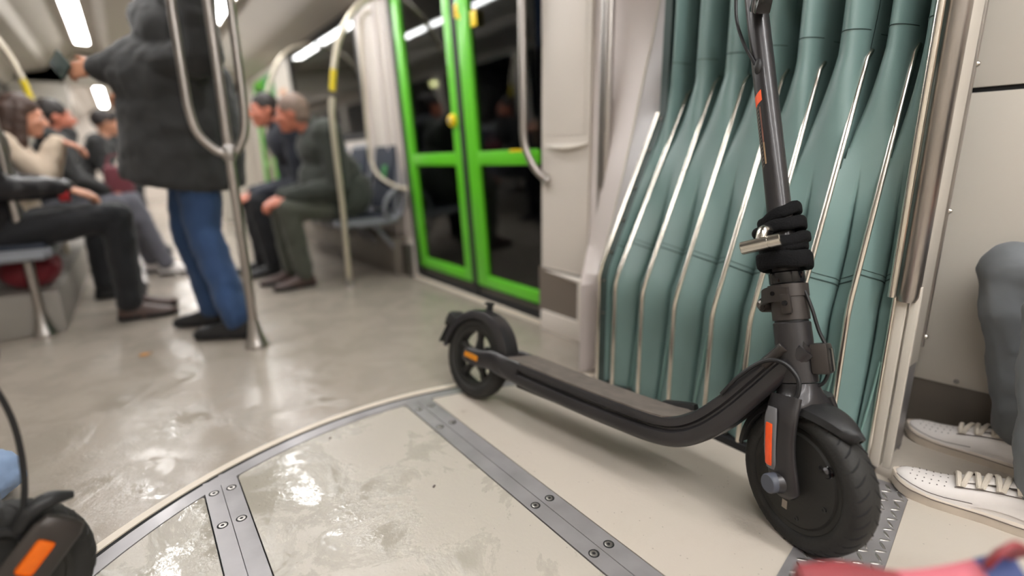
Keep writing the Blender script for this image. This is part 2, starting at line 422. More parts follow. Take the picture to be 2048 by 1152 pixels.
# panels of the disc, cut by the two joint bars
RB = DR-.0545
AX = (.604, .643, .686); BX = (.032, .067, .104)
def disc_panel(name, xa, xb, m, label, z=0.0, x_corner=.012):
    """part of the disc between x=xa and x=xb with rounded corners"""
    def ycirc(x): return DC.y+math.sqrt(max(0, RB*RB-(x-DC.x)**2))
    def yc2(x): return DC.y-math.sqrt(max(0, RB*RB-(x-DC.x)**2))
    xs = np.linspace(xa, xb, 40)
    top = [(x, ycirc(x)) for x in xs]; bot = [(x, yc2(x)) for x in xs[::-1]]
    poly = top+bot
    # knock the sharp corners off
    out = []; m_ = len(poly)
    for i, p in enumerate(poly):
        a = np.array(poly[i-1]); c = np.array(poly[(i+1) % m_]); p = np.array(p)
        d1 = (a-p)/(np.linalg.norm(a-p)+1e-9); d2 = (c-p)/(np.linalg.norm(c-p)+1e-9)
        if np.dot(d1, d2) > -.8 and np.linalg.norm(a-p) > .02 or np.dot(d1, d2) > -.8 and np.linalg.norm(c-p) > .02:
            for t in (0, .25, .5, .75, 1):
                q0 = p+d1*x_corner; q1 = p+d2*x_corner
                out.append(tuple((1-t)**2*q0+2*t*(1-t)*p+t*t*q1))
        else: out.append(tuple(p))
    cx = sum(p[0] for p in out)/len(out)
    bb = MB(); bb.prism([(x, y, -.02) for x, y in out], (0, 0, .02+z))
    o = bb.build(name, m, floor, 30); o['label'] = label
    return o
disc_panel('floor_panel', DC.x-RB+.002, BX[0]-.003, 'panel', 'wet grey floor panel left of the bars')
disc_panel('floor_panel', BX[2]+.003, AX[0]-.003, 'panel', 'damp speckled floor panel between the bars')
disc_panel('floor_panel', AX[2]+.003, DC.x+RB-.002, 'panel_dry', 'dry pale speckled floor panel under the scooter')
def screw(x, y, z, parent):
    b = MB(); b.lathe([(.0112, -.001), (.0112, .0004), (.0082, .0004), (.0082, -.001)], n=18, o=(x, y, z), closed=True); b.build('countersink', 'gap', parent, 30)
    b = MB(); b.lathe([(.0036, -.001), (.0036, .0009), (.0064, .0013), (.0083, .0006), (.0083, -.001)], n=18, o=(x, y, z), closed=True); b.build('screw', 'steel', parent)
    b = MB(); b.lathe([(0, .0003), (.0036, .0003), (.0036, -.001), (0, -.001)], n=8, o=(x, y, z)); b.build('hex_socket', 'gap', parent)
for (xa, xb, ys) in ((AX[0], AX[1]-.0007, None), (AX[1]+.0007, AX[2], None), (BX[0], BX[1]-.0007, None), (BX[1]+.0007, BX[2], None)):
    xc = (xa+xb)/2
    y1 = DC.y+math.sqrt((DR-.0125)**2-(xc-DC.x)**2)-.004; y0 = DC.y-math.sqrt((DR-.0125)**2-(xc-DC.x)**2)+.004
    b = MB(); b.box((xc, (y0+y1)/2, -.0095), (xb-xa, y1-y0, .0205))
    bar = b.build('joint_bar', 'steel_floor', floor, 30)
    ys_ = [at_z(px, py).y for px, py in ((833, 821), (888, 851), (1091, 1001), (1211, 1093))]+[.36, .16, -.05, -.25] if xc > .4 else [at_z(px, py).y for px, py in ((444, 982), (462, 1045))]+[.86, .62, .50, .26, .10, -.12]
    for yv in ys_:
        if y0+.03 < yv < y1-.02: screw(xc, yv, .0008, bar)
pf = [at_z(1816, 1002), at_z(1765, 1152)]; pd_ = (pf[1]-pf[0]).normalized()
b = MB(); b.prism([(1.352, .338, -.002), (pf[0].x, pf[0].y, -.002), tuple(pf[1])[:2]+(-.002,), tuple(pf[1]+pd_*1.2)[:2]+(-.002,), (1.84, -1.2, -.002), (1.84, .45, -.002), (1.60, .45, -.002), (1.56, .374, -.002)], (0, 0, .0046)); o = b.build('floor_panel', 'panel_dry', floor, 30); o['label'] = 'pale dry floor panel under the white sneakers'
# tread plate beside the front wheel
pe = [at_z(1815, 1000), at_z(1765, 1150)]
u = (pe[0]-pe[1]).normalized(); vv = Vector((-u.y, u.x, 0))
b = MB(); q0 = pe[0]+u*.045; q1 = pe[1]-u*.2; 
b.prism([q0, q1, q1+vv*.14, q0+vv*.14][::-1], (0, 0, .0022))
tread = b.build('tread_plate', 'steel_floor', floor, 30); tread['label'] = 'steel tread plate with raised studs'
tl = (q0-q1).length; k = 0
while k*.021 < tl-.02:
    for j in range(5):
        p = q1+u*(.012+k*.021)+vv*(.014+.026*j); ang = (.55 if (j+k) % 2 else -1.0)
        sb = MB(); sb.ell((0, 0, 0), .0115, .0032, .0016, n=8)
        o = sb.build('stud', 'steel', tread); o.location = (p.x, p.y, .0022); o.rotation_euler = (0, 0, math.atan2(u.y, u.x)+ang)
    k += 1

# =================================================================== CEILING
prof = [(-.92, 1.66), (-.80, 1.80), (-.56, 1.86), (-.50, 1.93), (-.40, 1.97), (-.31, 2.02), (-.30, 2.06), (-.03, 2.06), (-.02, 2.02), (.06, 1.99), (.20, 2.03), (.33, 2.035), (.46, 2.03), (.62, 1.99), (.70, 2.02), (.71, 2.06), (.98, 2.06), (.99, 2.02), (1.08, 1.97), (1.16, 1.92), (1.24, 1.86), (1.44, 1.80), (1.50, 1.70)]
def ceil_run(name, y0, y1, parent=None, dx=0):
    b = MB()
    V = [(x+dx, y0, z) for x, z in prof]+[(x+dx, y1, z) for x, z in prof]+[(x+dx, y0, z+.05) for x, z in prof]+[(x+dx, y1, z+.05) for x, z in prof]
    m = len(prof); Fc = []
    for i in range(m-1):
        Fc += [(i, i+1, m+i+1, m+i), (2*m+i, 3*m+i, 3*m+i+1, 2*m+i+1)]
    Fc += [(0, m, 3*m, 2*m), (m-1, 3*m-1, 4*m-1, 2*m-1)]
    b.add(V, Fc); o = b.build(name, 'ceil', parent, 25); return o
ceiling = struct(ceil_run('ceiling', 1.20, 8.2), 'pale grey tram ceiling with side coves and light troughs')
ceil_run('ceiling_section', -2.6, .36, ceiling, dx=.12)
b = MB(); b.box((.45, .78, 1.98), (2.4, .9, .04)); b.build('gangway_roof', 'kick', ceiling)
ceil_run('ceiling_section', 8.35, 15.0, ceiling)
def strip(x, y0, y1, label, group='ceiling light strips', lm='light'):
    t = thing('ceiling_light', label, 'light', (x, (y0+y1)/2, 2.05), group)
    b = MB(); b.box((0, 0, -.005), (.105, y1-y0, .022), bev=.004); b.build('diffuser', lm, t)
    b = MB()
    for sx in (-1, 1): b.box((sx*.062, 0, -.006), (.012, y1-y0, .03))
    for sy in (-1, 1): b.box((0, sy*((y1-y0)/2+.006), -.006), (.136, .012, .03))
    b.build('trough_frame', 'ceil2', t); return t
for x, side in ((-.165, 'left'), (.845, 'right')):
    strip(x, 1.7, 7.4, 'long white light strip along the %s side of the passenger ceiling' % side)
    strip(x, 9.0, 14.5, 'far light strip on the %s beyond the second gangway' % side)
    strip(x+.12, -2.3, .2, 'light strip above the viewer on the %s' % side, lm='light_near')

# =================================================================== WALLS (right side, far section)
def wallbox(name, y0, y1, z0, z1, m, x=1.5, lean=.05, th=.05, parent=None, bev=.004):
    b = MB()
    xx = lambda z: x+.02-lean*z
    P = [(xx(z0), y0, z0), (xx(z1), y0, z1), (xx(z1)+th, y0, z1), (xx(z0)+th, y0, z0)]
    b.prism(P, (0, y1-y0, 0)); return b.build(name, m, parent, 30)
WR = struct(wallbox('wall_right', 3.74, 5.62, 0, .93, 'wallp'), 'pale wall below the dark window behind the seats')
wallbox('wall_panel', 3.74, 5.62, 1.80, 2.1, 'wallp', parent=WR)
wallbox('wall_panel', 3.12, 3.74, .25, 2.1, 'wallp', x=1.49, parent=WR)['label'] = 'white pillar between window and green door'
for yy in (3.22, 3.36, 3.62):
    b = MB(); b.box((1.487-.05*1.1, yy, 1.15), (.012, .02, 1.76), Euler((0, -.05, 0)).to_matrix(), bev=.003); b.build('groove_trim', 'wallpink', WR)
b = MB(); b.box((1.50, 3.44, .12), (.04, .6, .26), bev=.004); b.build('lower_panel', 'wallp', WR)
b = MB(); b.box((1.475, 3.20, .11), (.07, .09, .22), bev=.006); b.build('steel_box', 'steel_dark', WR)
b = MB(); b.box((1.475, 3.36, .11), (.05, .06, .22), bev=.006); b.build('steel_box', 'steel_dark', WR)
wallbox('wall_panel', 5.62, 6.3, 0, 2.1, 'wallw', parent=WR)
b = MB(); b.box((1.438, 5.95, 1.35), (.006, .26, .34)); b.build('notice', 'posterw', WR)['label'] = 'pale orange notice on the far pillar'
b = MB(); b.box((1.45, 6.6, 1.62), (.02, .5, .3), bev=.01); b.build('green_sign', 'poster', WR)['label'] = 'green sign board above the far door'
wallbox('wall_panel', 6.3, 7.5, 1.75, 2.1, 'wallp', parent=WR)
wallbox('wall_panel', 7.5, 15, 0, 2.1, 'wallp', parent=WR)
wallbox('wall_panel', 1.2, 3.12, 1.93, 2.1, 'wallp', parent=WR, lean=0)
# right window
W1 = MB()
xw = lambda z: 1.52-.05*z
for (ya, yb, za, zb) in ((3.74, 5.62, .93, .985), (3.74, 5.62, 1.775, 1.83), (3.74, 3.80, .93, 1.83), (5.56, 5.62, .93, 1.83)):
    W1.prism([(xw(za)-.004, ya, za), (xw(zb)-.004, ya, zb), (xw(zb)+.03, ya, zb), (xw(za)+.03, ya, za)], (0, yb-ya, 0))
w1 = struct(W1.build('window_1', 'rubber', None, 30), 'long dark window behind the seats on the right')
b = MB(); b.prism([(xw(.98)+.008, 3.79, .98), (xw(1.78)+.008, 3.79, 1.78), (xw(1.78)+.014, 3.79, 1.78), (xw(.98)+.014, 3.79, .98)], (0, 1.78, 0)); b.build('pane', 'glass', w1)
# green double door -------------------------------------------------
DX = 1.497
LEAN_D = .06
DM = Matrix.Translation((DX, 0, 0)) @ Matrix.Rotation(-LEAN_D, 4, 'Y') @ Matrix.Translation((-DX, 0, 0))
def door_pt(px, py, off=0):
    n_ = Vector((1, 0, LEAN_D)); return DM.inverted() @ at_pl(px, py, (DX+off, 0, 0), n_)
def leaf(name, ya, yb, label, panes, stile_a, stile_b, zt=1.90, x=DX):
    z0 = .085
    b = MB(); b.box((x+.018, (ya+stile_a+ya)/2, (z0+zt)/2), (.036, stile_a, zt-z0), bev=.008)
    if stile_a < .01: b = MB(); b.box((x+.018, yb-stile_b/2, (z0+zt)/2), (.036, stile_b, zt-z0), bev=.008)   # the other stile runs behind the pillar
    d = struct(b.build(name, 'green'), label)
    if stile_a >= .01: b = MB(); b.box((x+.018, yb-stile_b/2, (z0+zt)/2), (.036, stile_b, zt-z0), bev=.008); b.build('stile', 'green', d)
    zc0, zc1 = .735, .805
    for nm, (za, zb) in (('bottom_rail', (z0, .150)), ('crossbar', (zc0, zc1)), ('top_rail', (zt-.08, zt))):
        b = MB(); b.box((x+.016, (ya+stile_a+yb-stile_b)/2, (za+zb)/2), (.034, yb-ya-stile_a-stile_b+.012, zb-za), bev=.008); b.build(nm, 'green', d)
    for za, zb in ((.145, zc0+.01), (zc1-.01, zt-.07)):
        b = MB(); b.box((x+.022, (ya+stile_a+yb-stile_b)/2, (za+zb)/2), (.008, yb-ya-stile_a-stile_b+.02, zb-za)); b.build('pane', 'glass', d)
    b = MB(); b.box((x+.024, (ya+yb)/2, .045), (.03, yb-ya, .075), bev=.004); b.build('sill_board', 'rubber', d)
    b = MB(); b.box((x+.020, (ya+yb)/2, .062), (.03, yb-ya, .018), bev=.004); b.build('sill_strip', 'steel_dark', d)
    if x == DX: d.matrix_world = DM
    return d
SEAM = 2.385
d1 = leaf('door_1', SEAM+.028, 3.075, 'left green door leaf with dark glass and yellow button', 2, .075, .085)
d2 = leaf('door_2', 1.79, SEAM-.022, 'right green door leaf behind the bent grab rail', 2, .004, .105)
b = MB(); b.box((DX+.016, SEAM+.003, .97), (.04, .05, 1.9), bev=.01); b.build('centre_seal', 'rubber', d2)
b = MB(); b.box((DX+.02, 3.10, .97), (.05, .045, 1.9), bev=.006); b.build('edge_seal', 'rubber', d1)
# yellow button and stickers
p = door_pt(907, 241)
b = MB(); b.lathe([(0, .022), (.022, .022), (.03, .016), (.034, 0), (.034, -.004), (0, -.004)], n=24, o=(DX-.002, p.y, p.z), axis=(-1, 0, 0)); bt = b.build('door_button', 'yellow', d1); bt['label'] = 'round yellow door button'
b = MB(); b.lathe([(0, .0245), (.012, .0245), (.013, .02), (0, .02)], n=20, o=(DX-.002, p.y, p.z), axis=(-1, 0, 0)); b.build('button_centre', 'print', bt)
for (px, py, hw, hh, d) in ((912, 22, .018, .03, d1), (918, 34, .008, .012, d1), (947, 37, .026, .034, d2), (1032, 301, .05, .006, d2)):
    p = door_pt(px, py); b = MB(); b.box((DX-.0012, p.y, p.z), (.0016, hw*2, hh*2), bev=.0005); b.build('sticker', 'yellow', d)['label'] = 'yellow sticker'
# threshold
b = MB(); b.prism([(DX-.035, 1.70, 0), (DX-.035, 3.12, 0), (DX+.06, 3.12, 0), (DX+.06, 1.70, 0)], (0, 0, .008)); struct(b.build('trim_1', 'cream', None, 30), 'pale threshold strip in front of the green doors')
b = MB(); b.box((DX+.03, 2.4, .016), (.06, 1.4, .016)); b.build('threshold_gap', 'gap', bpy.data.objects['trim_1'])
# far door
d3 = leaf('door_3', 6.32, 6.9, 'far green door leaf beyond the white pillar', 2, .08, .08, zt=1.75, x=1.46)
d4 = leaf('door_4', 6.92, 7.48, 'second far green door leaf at the end of the car', 2, .08, .08, zt=1.75, x=1.46)

# heater pillar right of the door -------------------------------------
PXr = 1.462
yL, yR = at_x(1083, 290, PXr).y, 1.475
P0 = struct(MB().box((PXr+.015, (yL+yR)/2, 1.11), (.03, yL-yR, 1.68), bev=.004).build('wall_pillar', 'wallp'), 'pale pillar panel between the green door and the bellows')
P0.name = 'trim_2'
b = MB(); b.box((PXr-.001, (yL+yR)/2-.012, 1.36), (.003, yL-yR-.07, 1.02), bev=.001); b.build('inset_panel', 'wallp', P0)
# finger pocket: a shallow scooped lip
pz = at_x(1135, 290, PXr).z; ya, yb = at_x(1092, 292, PXr).y, at_x(1180, 288, PXr).y
def lip(u_, v_):
    y = ya+(yb-ya)*u_; dd = .026*math.sin(PI*u_)**.6
    return (PXr-.002-dd*v_, y, pz+.006-.018*v_*math.sin(PI*u_)**.6)
b = MB(); b.grid(lip, 24, 4); b.grid(lambda u_, v_: (PXr-.002-.026*math.sin(PI*u_)**.6*(1-v_), ya+(yb-ya)*u_, pz+.006-.018*math.sin(PI*u_)**.6*(1-v_)-.03*v_*math.sin(PI*u_)**.6), 24, 4); b.build('finger_lip', 'wallw', P0)
# lower heater box with sloping ledge and open recess
BXx = PXr-.030
zT = at_x(1120, 540, PXr).z; zB = .006
pr = [at_x(1155, 562, BXx), at_x(1155, 645, BXx)]
yLb = at_x(1081, 600, BXx).y
hb = MB()
yrec = pr[0].y; zr1 = pr[0].z; zr0 = pr[1].z
hb.box((BXx+.03, (yrec+yR)/2, (zr1+.0)/2+.003), (.06, abs(yrec-yR), zr1), bev=.003)                    # stile to the right
hb.box((BXx+.016, (yLb+yrec)/2, zr0/2), (.03, yLb-yrec+.002, zr0), bev=.003)                            # bottom lip
hb.prism([(BXx, yrec, zr1-.002), (BXx, yR, zr1-.002), (PXr, yR, zT), (PXr, yL, zT), (PXr-.012, yL, zT-.012)], (.012, 0, -.012))  # ledge
hx = hb.build('heater_box', 'wallp', P0, 30)
b = MB(); b.box((BXx+.020, (yL+yrec)/2, (zr0+zT)/2), (.008, yL-yrec, zT-zr0)); b.build('recess_back', 'recess', P0)

# grab rails -------------------------------------------------------------
t = thing('grab_rail', 'bent stainless grab rail in front of the right green door leaf', 'rail', (1.47, 1.70, .65))
rail_pts = cr([(1.40, 1.815, 1.95), (1.40, 1.815, 1.5), (1.40, 1.812, 1.0), (1.40, 1.812, .86), (1.408, 1.80, .79), (1.43, 1.77, .72), (1.462, 1.725, .665)], 8)
L0 = Vector((1.47, 1.70, .65))
b = MB(); b.tube([Vector(p)-L0 for p in rail_pts], .0165, 14); b.build('tube', 'pole', t)
b = MB(); b.lathe([(.028, 0), (.028, .006), (.018, .01)], n=18, o=Vector((1.461, 1.727, .668))-L0, axis=(-.7, .65, .5)); b.build('flange', 'steel', t)

t = thing('vertical_handrail', 'flat stainless handrail strip between pillar and teal bellows', 'rail', (1.46, 1.37, .3))
zh = at_y(1197, 520, 1.37).z
xh = at_y(1214, 250, 1.37).x
b = MB(); b.tube([(xh-1.46, 0, zh-.3), (xh-1.46, 0, 1.65)], .017, 14); b.build('tube', 'pole', t)
b = MB(); b.box((xh-1.46-.006, .024, (1.95-zh)/2+zh-.3), (.016, .014, 1.95-zh), bev=.003); b.build('strip', 'steel', t)
b = MB(); b.box((xh-1.46+.0, .022, zh-.29), (.02, .012, .07), bev=.002); b.build('bracket', 'wallw', t)

# =================================================================== BELLOWS
hb_px = [((1234, 560), (1380, 180)), ((1288, 580), (1435, 155)), ((1352, 603), (1495, 150)), ((1428, 622), (1572, 140)), ((1503, 637), (1645, 125)), ((1592, 640), (1740, 100)), ((1698, 620), (1835, 88))]
hx_b = [1.2]*6+[1.27]
HO = []
for (bp_, tp_), xb in zip(hb_px, hx_b):
    B_ = at_x(*bp_, xb); T_ = at_y(*tp_, B_.y); HO.append((B_.x, B_.y, B_.z, T_.x, T_.y, T_.z))
f0 = (1.2, 1.116, .398, 1.456, 1.116, .899)
fE = (1.347, .380, .42, 1.374, .378, .975)
HH = [f0]+HO+[fE]
ZTOP = 1.93
def hoop_at(h, z):
    xb, yb, zb, xt, yt, zt = h
    if z <= zb: return np.array((xb, yb, z))
    if z <= zt:
        k = (z-zb)/(zt-zb); return np.array((xb+(xt-xb)*k, yb+(yt-yb)*k, z))
    return np.array((xt, yt, z))
def sm(a, b_, x):
    k = min(1, max(0, (x-a)/(b_-a))); return k*k*(3-2*k)
def pleat_pt(i, u_, z):
    """fabric between two hoops: a valley fold below, a round column with a recess beside it above"""
    a = hoop_at(HH[i], z); c = hoop_at(HH[i+1], z); p = a+(c-a)*u_
    vpos = .46
    tri = max(0.0, (u_/vpos if u_ < vpos else (1-u_)/(1-vpos)))
    low = 1-sm(.50, .74, z)
    D = .050*(.40+.60*sm(0, .35, z))
    off = (D*tri+.024*math.exp(-((u_-vpos)/.03)**2))*low+.010*math.sin(PI*u_)*(1-low)
    slant = sm(.36, .42, z)*(1-sm(.80, .95, z))
    w_ = sm(.66, 1.02, z); r = .40*w_+1e-4
    if u_ < r: up_ = .105*w_*math.sin(PI*u_/r)**.8
    else: up_ = -.068*w_*max(0.0, math.sin(PI*(u_-r)/(1-r)))**.55
    up_ += .020*sm(.95, 1.1, z)*(1-math.sin(PI*u_))
    up_ += .002*math.sin(9*z+4*i+6*u_)*w_
    return (p[0]+off*(1-.1*slant)+up_, p[1], z-.46*off*slant)
bel = thing('gangway_bellows', 'teal pleated gangway bellows with slanted aluminium hoops beside the scooter', 'bellows', (1.2, .75, 0))
BO = Vector((1.2, .75, 0))
zs = list(np.linspace(.022, .6, 14))+list(np.linspace(.63, 1.12, 22))+list(np.linspace(1.2, ZTOP, 6))
US = [0, .03, .07, .12, .17, .22, .27, .31, .34, .37, .40, .415, .43, .445, .46, .475, .49, .51, .54, .58, .62, .66, .70, .75, .80, .85, .90, .94, .97, .99, 1.0]
vpos = .46
def seam_z(i, u_): 
    return .485+.012*math.sin(i)
for i in range(len(HH)-1):
    b = MB()
    b.grid(lambda u_, v_: Vector(pleat_pt(i, US[int(round(u_*(len(US)-1)))], zs[int(round(v_*(len(zs)-1)))]))-BO, len(US)-1, len(zs)-1)
    pl = b.build('pleat', 'teal', bel, 60)
    for zz, rr in ((seam_z(i, 0), .0016), (seam_z(i, 0)+.012, .0009), (1.045-.004*i, .0011)):
        b = MB(); b.tube([Vector(pleat_pt(i, u_, zz))-BO-Vector((.0012, 0, 0)) for u_ in US[1:-1]], rr, 5); b.build('seam', 'seam', pl)
    # folded gusset piping near the foot
    pts = [Vector(pleat_pt(i, u_, z))-BO-Vector((.006, 0, 0)) for u_, z in ((.86, .285), (.80, .22), (.71, .14), (.62, .06), (.58, .025))]
    b = MB(); b.tube(cr(pts, 4), .0028, 6); b.build('piping', 'piping', pl)
    b = MB(); b.lathe([(0, .004), (.006, .004), (.007, 0), (.004, -.004)], n=10, o=pts[-1]+Vector((-.004, 0, .002)), axis=(-1, 0, .3)); b.build('piping_end', 'steel_dark', pl)
for h in HO:
    xb, yb, zb, xt, yt, zt = h
    d = np.array((xt-xb, yt-yb, zt-zb)); d /= np.linalg.norm(d)
    B_ = np.array((xb, yb, zb)); T_ = np.array((xt, yt, zt))
    pts = [np.array((xb, yb, .012)), np.array((xb, yb, zb*.5)), B_-np.array((0, 0, .05)), B_-np.array((0, 0, .02)), B_+d*.006+np.array((.001, 0, -.004)), B_+d*.03, B_+d*.08]+[B_+(T_-B_)*k for k in (.3, .5, .7, .9, .97)]+[T_+np.array((.014, 0, 0))]
    b = MB(); b.tube([Vector(p)-BO-Vector((.006, 0, 0)) for p in pts], .0068, 12, sec=[(.75*math.cos(2*PI*k/12), 1.0*math.sin(2*PI*k/12)) for k in range(12)])
    hp = b.build('hoop', 'alu', bel, 50)
    b = MB(); b.box(Vector((xb, yb, .010))-BO, (.016, .014, .02), bev=.002); b.build('hoop_foot', 'steel_dark', hp)
b = MB(); pts = [Vector((h[0]+.004, h[1], 0)) for h in HH]
b.tube([p-BO+Vector((0, 0, .010)) for p in pts], .010, sec=[(-1, -1.6), (1, -1.6), (1, 1.6), (-1, 1.6)], up=(0, 0, 1)); b.build('base_rail', 'gap', bel, 30)
# left frame of the bellows: flange + bright edge with bolts
def f0_at(z, dx=0, dy=0): p = hoop_at(f0, z); return Vector((p[0]+dx, p[1]+dy, p[2]))
zz = [.01, .2, .34, .385, .42, .5, .6, .7, .8, .899, 1.0, ZTOP]
b = MB(); b.grid(lambda u_, v_: f0_at(zz[int(round(v_*11))], 0, .028*(1-u_))-BO, 2, 11); b.grid(lambda u_, v_: f0_at(zz[int(round(v_*11))], .03*u_, .0)-BO, 2, 11); fl_ = b.build('flange', 'tealdark', bel, 50)
b = MB(); b.tube([f0_at(z, -.004, .03)-BO for z in zz[:10]], .007, 10); b.build('edge_bead', 'alu', bel, 50)
for z in (.26, .37, .46, .56, .66, .78, .88):
    p = f0_at(z, -.002, .012)-BO; b = MB(); b.lathe([(0, .004), (.004, .004), (.0055, .001), (.0055, 0)], n=10, o=p, axis=(-1, 0, .3)); b.build('bolt', 'steel_dark', fl_)
# moulded jamb between the bellows frame and the handrail
hy = 1.462
ML = [at_y(px, py, 1.235) for px, py in ((1324, -120), (1320, 0), (1306, 80), (1291, 140), (1262, 280), (1235, 400), (1207, 520), (1197, 600), (1192, 760))]
MZ = [p.z for p in ML][::-1]; MXs = [p.x for p in ML][::-1]
def jamb(u_, v_):
    z = .004+v_*(1.93-.004)
    a = f0_at(z, -.006, .030)
    if z > .86: a.x += .03*sm(.86, .92, z)
    m_ = Vector((float(np.interp(z, MZ, MXs)), 1.235, z))
    k = sm(.33, .44, z)
    fr = Vector((1.222+(1.474-1.222)*k, 1.26+(1.479-1.26)*k, z))
    return (a.lerp(m_, u_/.4) if u_ < .4 else m_.lerp(fr, (u_-.4)/.6))
jb = MB(); jb.grid(lambda u_, v_: jamb(.4+.6*u_, v_), 9, 60); jo = struct(jb.build('trim_3', 'wallpink', None, 30), 'pale moulded jamb between handrail and bellows')
jb = MB(); jb.grid(lambda u_, v_: jamb(.4*u_, v_), 5, 60); jb.build('grey_facet', 'facet', jo, 30)
jb = MB(); jb.tube([jamb(.4, v_)+Vector((-.002, 0, 0)) for v_ in np.linspace(.02, 1, 50)], .004, 8); jb.build('edge_bead', 'wallw', jo)

# right end: steel posts, white flat, plate and gap
PXp, PYp = 1.352, .362
t = thing('bellows_end_post', 'thick stainless end post on the right of the teal bellows', 'post', (PXp, PYp, 0))
z0 = at_x(1828, 605, PXp).z
b = MB(); b.tube([(0, 0, z0), (0, 0, z0+.012), (0, 0, 1.9)], [.017, .0215, .0215], 18); b.build('tube', 'pole', t)
b = MB(); b.tube([(-.026, .022, z0+.01), (-.026, .022, 1.9)], .008, 10); b.build('rod', 'alu', t)
b = MB(); b.box((.004, -.016, z0/2+.03), (.010, .016, z0+.01), bev=.001); fb = b.build('flat_bar', 'wallw', t)
b = MB(); b.box((.010, .008, (z0+.03)/2), (.026, .020, z0-.01), bev=.003); b.build('lower_post', 'wallw', t)
b = MB(); b.tube([(-.010, .020, .0), (-.010, .020, z0+.01)], .005, 10); b.build('edge_rod', 'alu', t)
# transverse end plate
plate_x1 = 1.553
t2 = thing('end_plate', 'transverse steel and white end plate right of the end post', 'panel', (1.46, .376, 0))
zsplit = at_y(1800, 745, .372).z
b = MB(); b.box((0, 0, zsplit+.46), (plate_x1-1.375, .012, .92-.0), bev=.002); b.build('upper_plate', 'wallw', t2)
b = MB(); b.box((0, .002, zsplit/2), (plate_x1-1.375, .012, zsplit), bev=.001); b.build('lower_plate', 'steel_floor', t2)
ze = at_y(1822, 705, .372).z
b = MB(); b.box((plate_x1-1.46+.004, .0, (1.9+ze)/2), (.012, .02, 1.9-ze), bev=.003); es = b.build('edge_strip', 'steel', t2)
b = MB(); b.box((plate_x1-1.46+.013, .002, (1.9+ze)/2), (.006, .016, 1.9-ze)); b.build('edge_gasket', 'gap', t2)
for (px, py) in ((1937, 122), (1884, 425), (1831, 685)):
    p = at_y(px, py, .366); b = MB(); b.lathe([(0, .006), (.004, .006), (.007, .002), (.007, 0)], n=12, o=(plate_x1-1.46+.003, -.010, p.z), axis=(0, -1, 0)); b.build('bolt', 'chrome', es)
p = at_y(1789, 757, .366); b = MB(); b.lathe([(0, .005), (.003, .005), (.006, .001), (.006, 0)], n=12, o=(p.x-1.46, -.005, p.z), axis=(0, -1, 0)); b.build('bolt', 'chrome', t2)

# =================================================================== near right wall
A6 = math.radians(6.5); wd = Vector((math.sin(A6), -math.cos(A6), 0)); wn = Vector((-math.cos(A6), -math.sin(A6), 0))
WP = Vector((1.70, .42, 0))
def nearwall(name, s0, s1, z0, z1, m, off=0, parent=None, bev=.003, th=.03):
    b = MB(); c = WP+wd*((s0+s1)/2)-wn*(th/2-off); rot = Matrix((wd, -wn, Vector((0, 0, 1)))).transposed()
    b.box((c.x, c.y, (z0+z1)/2), (s1-s0, th, z1-z0), rot, bev=bev); return b.build(name, m, parent, 30)
wr2 = struct(nearwall('wall_right_near', -.03, 2.9, .143, .897, 'wallw'), 'cream wall panel behind the seated legs')
nearwall('upper_panel', -.03, 2.9, .909, 2.1, 'wallw', parent=wr2)
nearwall('panel_joint', -.03, 2.9, .89, .915, 'gap', off=-.008, parent=wr2)
nearwall('kick_panel', -.03, 2.9, .0, .146, 'kick', off=-.004, parent=wr2)['label'] = 'dark kick panel'
p = at_pl(1913, 763, WP, wn); b = MB(); b.lathe([(0, .004), (.003, .004), (.006, .001), (.006, 0)], n=12, o=p, axis=wn); b.build('screw', 'steel', wr2)
# enclosing shell out of view
b = MB(); b.box((-.99, -.6, 1.05), (.04, 4.0, 2.2)); struct(b.build('wall_left_near', 'wallw'), 'cream wall on the left of the viewer, outside the picture')
b = MB(); b.box((.5, -2.62, 1.05), (3.0, .04, 2.2)); struct(b.build('wall_back', 'wallw'), 'wall behind the viewer')
# left wall of far section
wl = MB(); wl.box((-.93, 8.2, .45), (.05, 13.8, .95)); wl.box((-.93, 8.2, 1.95), (.05, 13.8, .4))
for y in (1.4, 3.0, 4.9, 6.8, 8.7, 11.0, 14.0): wl.box((-.93, y, 1.4), (.05, .24, 1.0))
wlo = struct(wl.build('wall_left', 'wallp', None, 30), 'pale wall with windows on the left of the car')
b = MB(); b.box((-.935, 8.2, 1.35), (.008, 13.6, .9)); struct(b.build('window_2', 'glass'), 'dark window band on the left wall')
# portal of the next gangway and far end
pt = MB()
for a_, b_ in ((-.92, -.40), (1.02, 1.52)): pt.box(((a_+b_)/2, 8.28, 1.0), (b_-a_, .16, 2.1), bev=.02)
pt.box((.31, 8.28, 1.88), (2.4, .16, .36), bev=.02)
struct(pt.build('trim_4', 'wallw', None, 30), 'white portal frame of the next gangway')
b = MB(); b.box((.3, 14.95, 1.0), (2.6, .06, 2.1)); b.box((.3, 14.9, 1.2), (1.2, .04, 1.0), bev=.02); struct(b.build('wall_end', 'wallp'), 'far end wall of the tram')

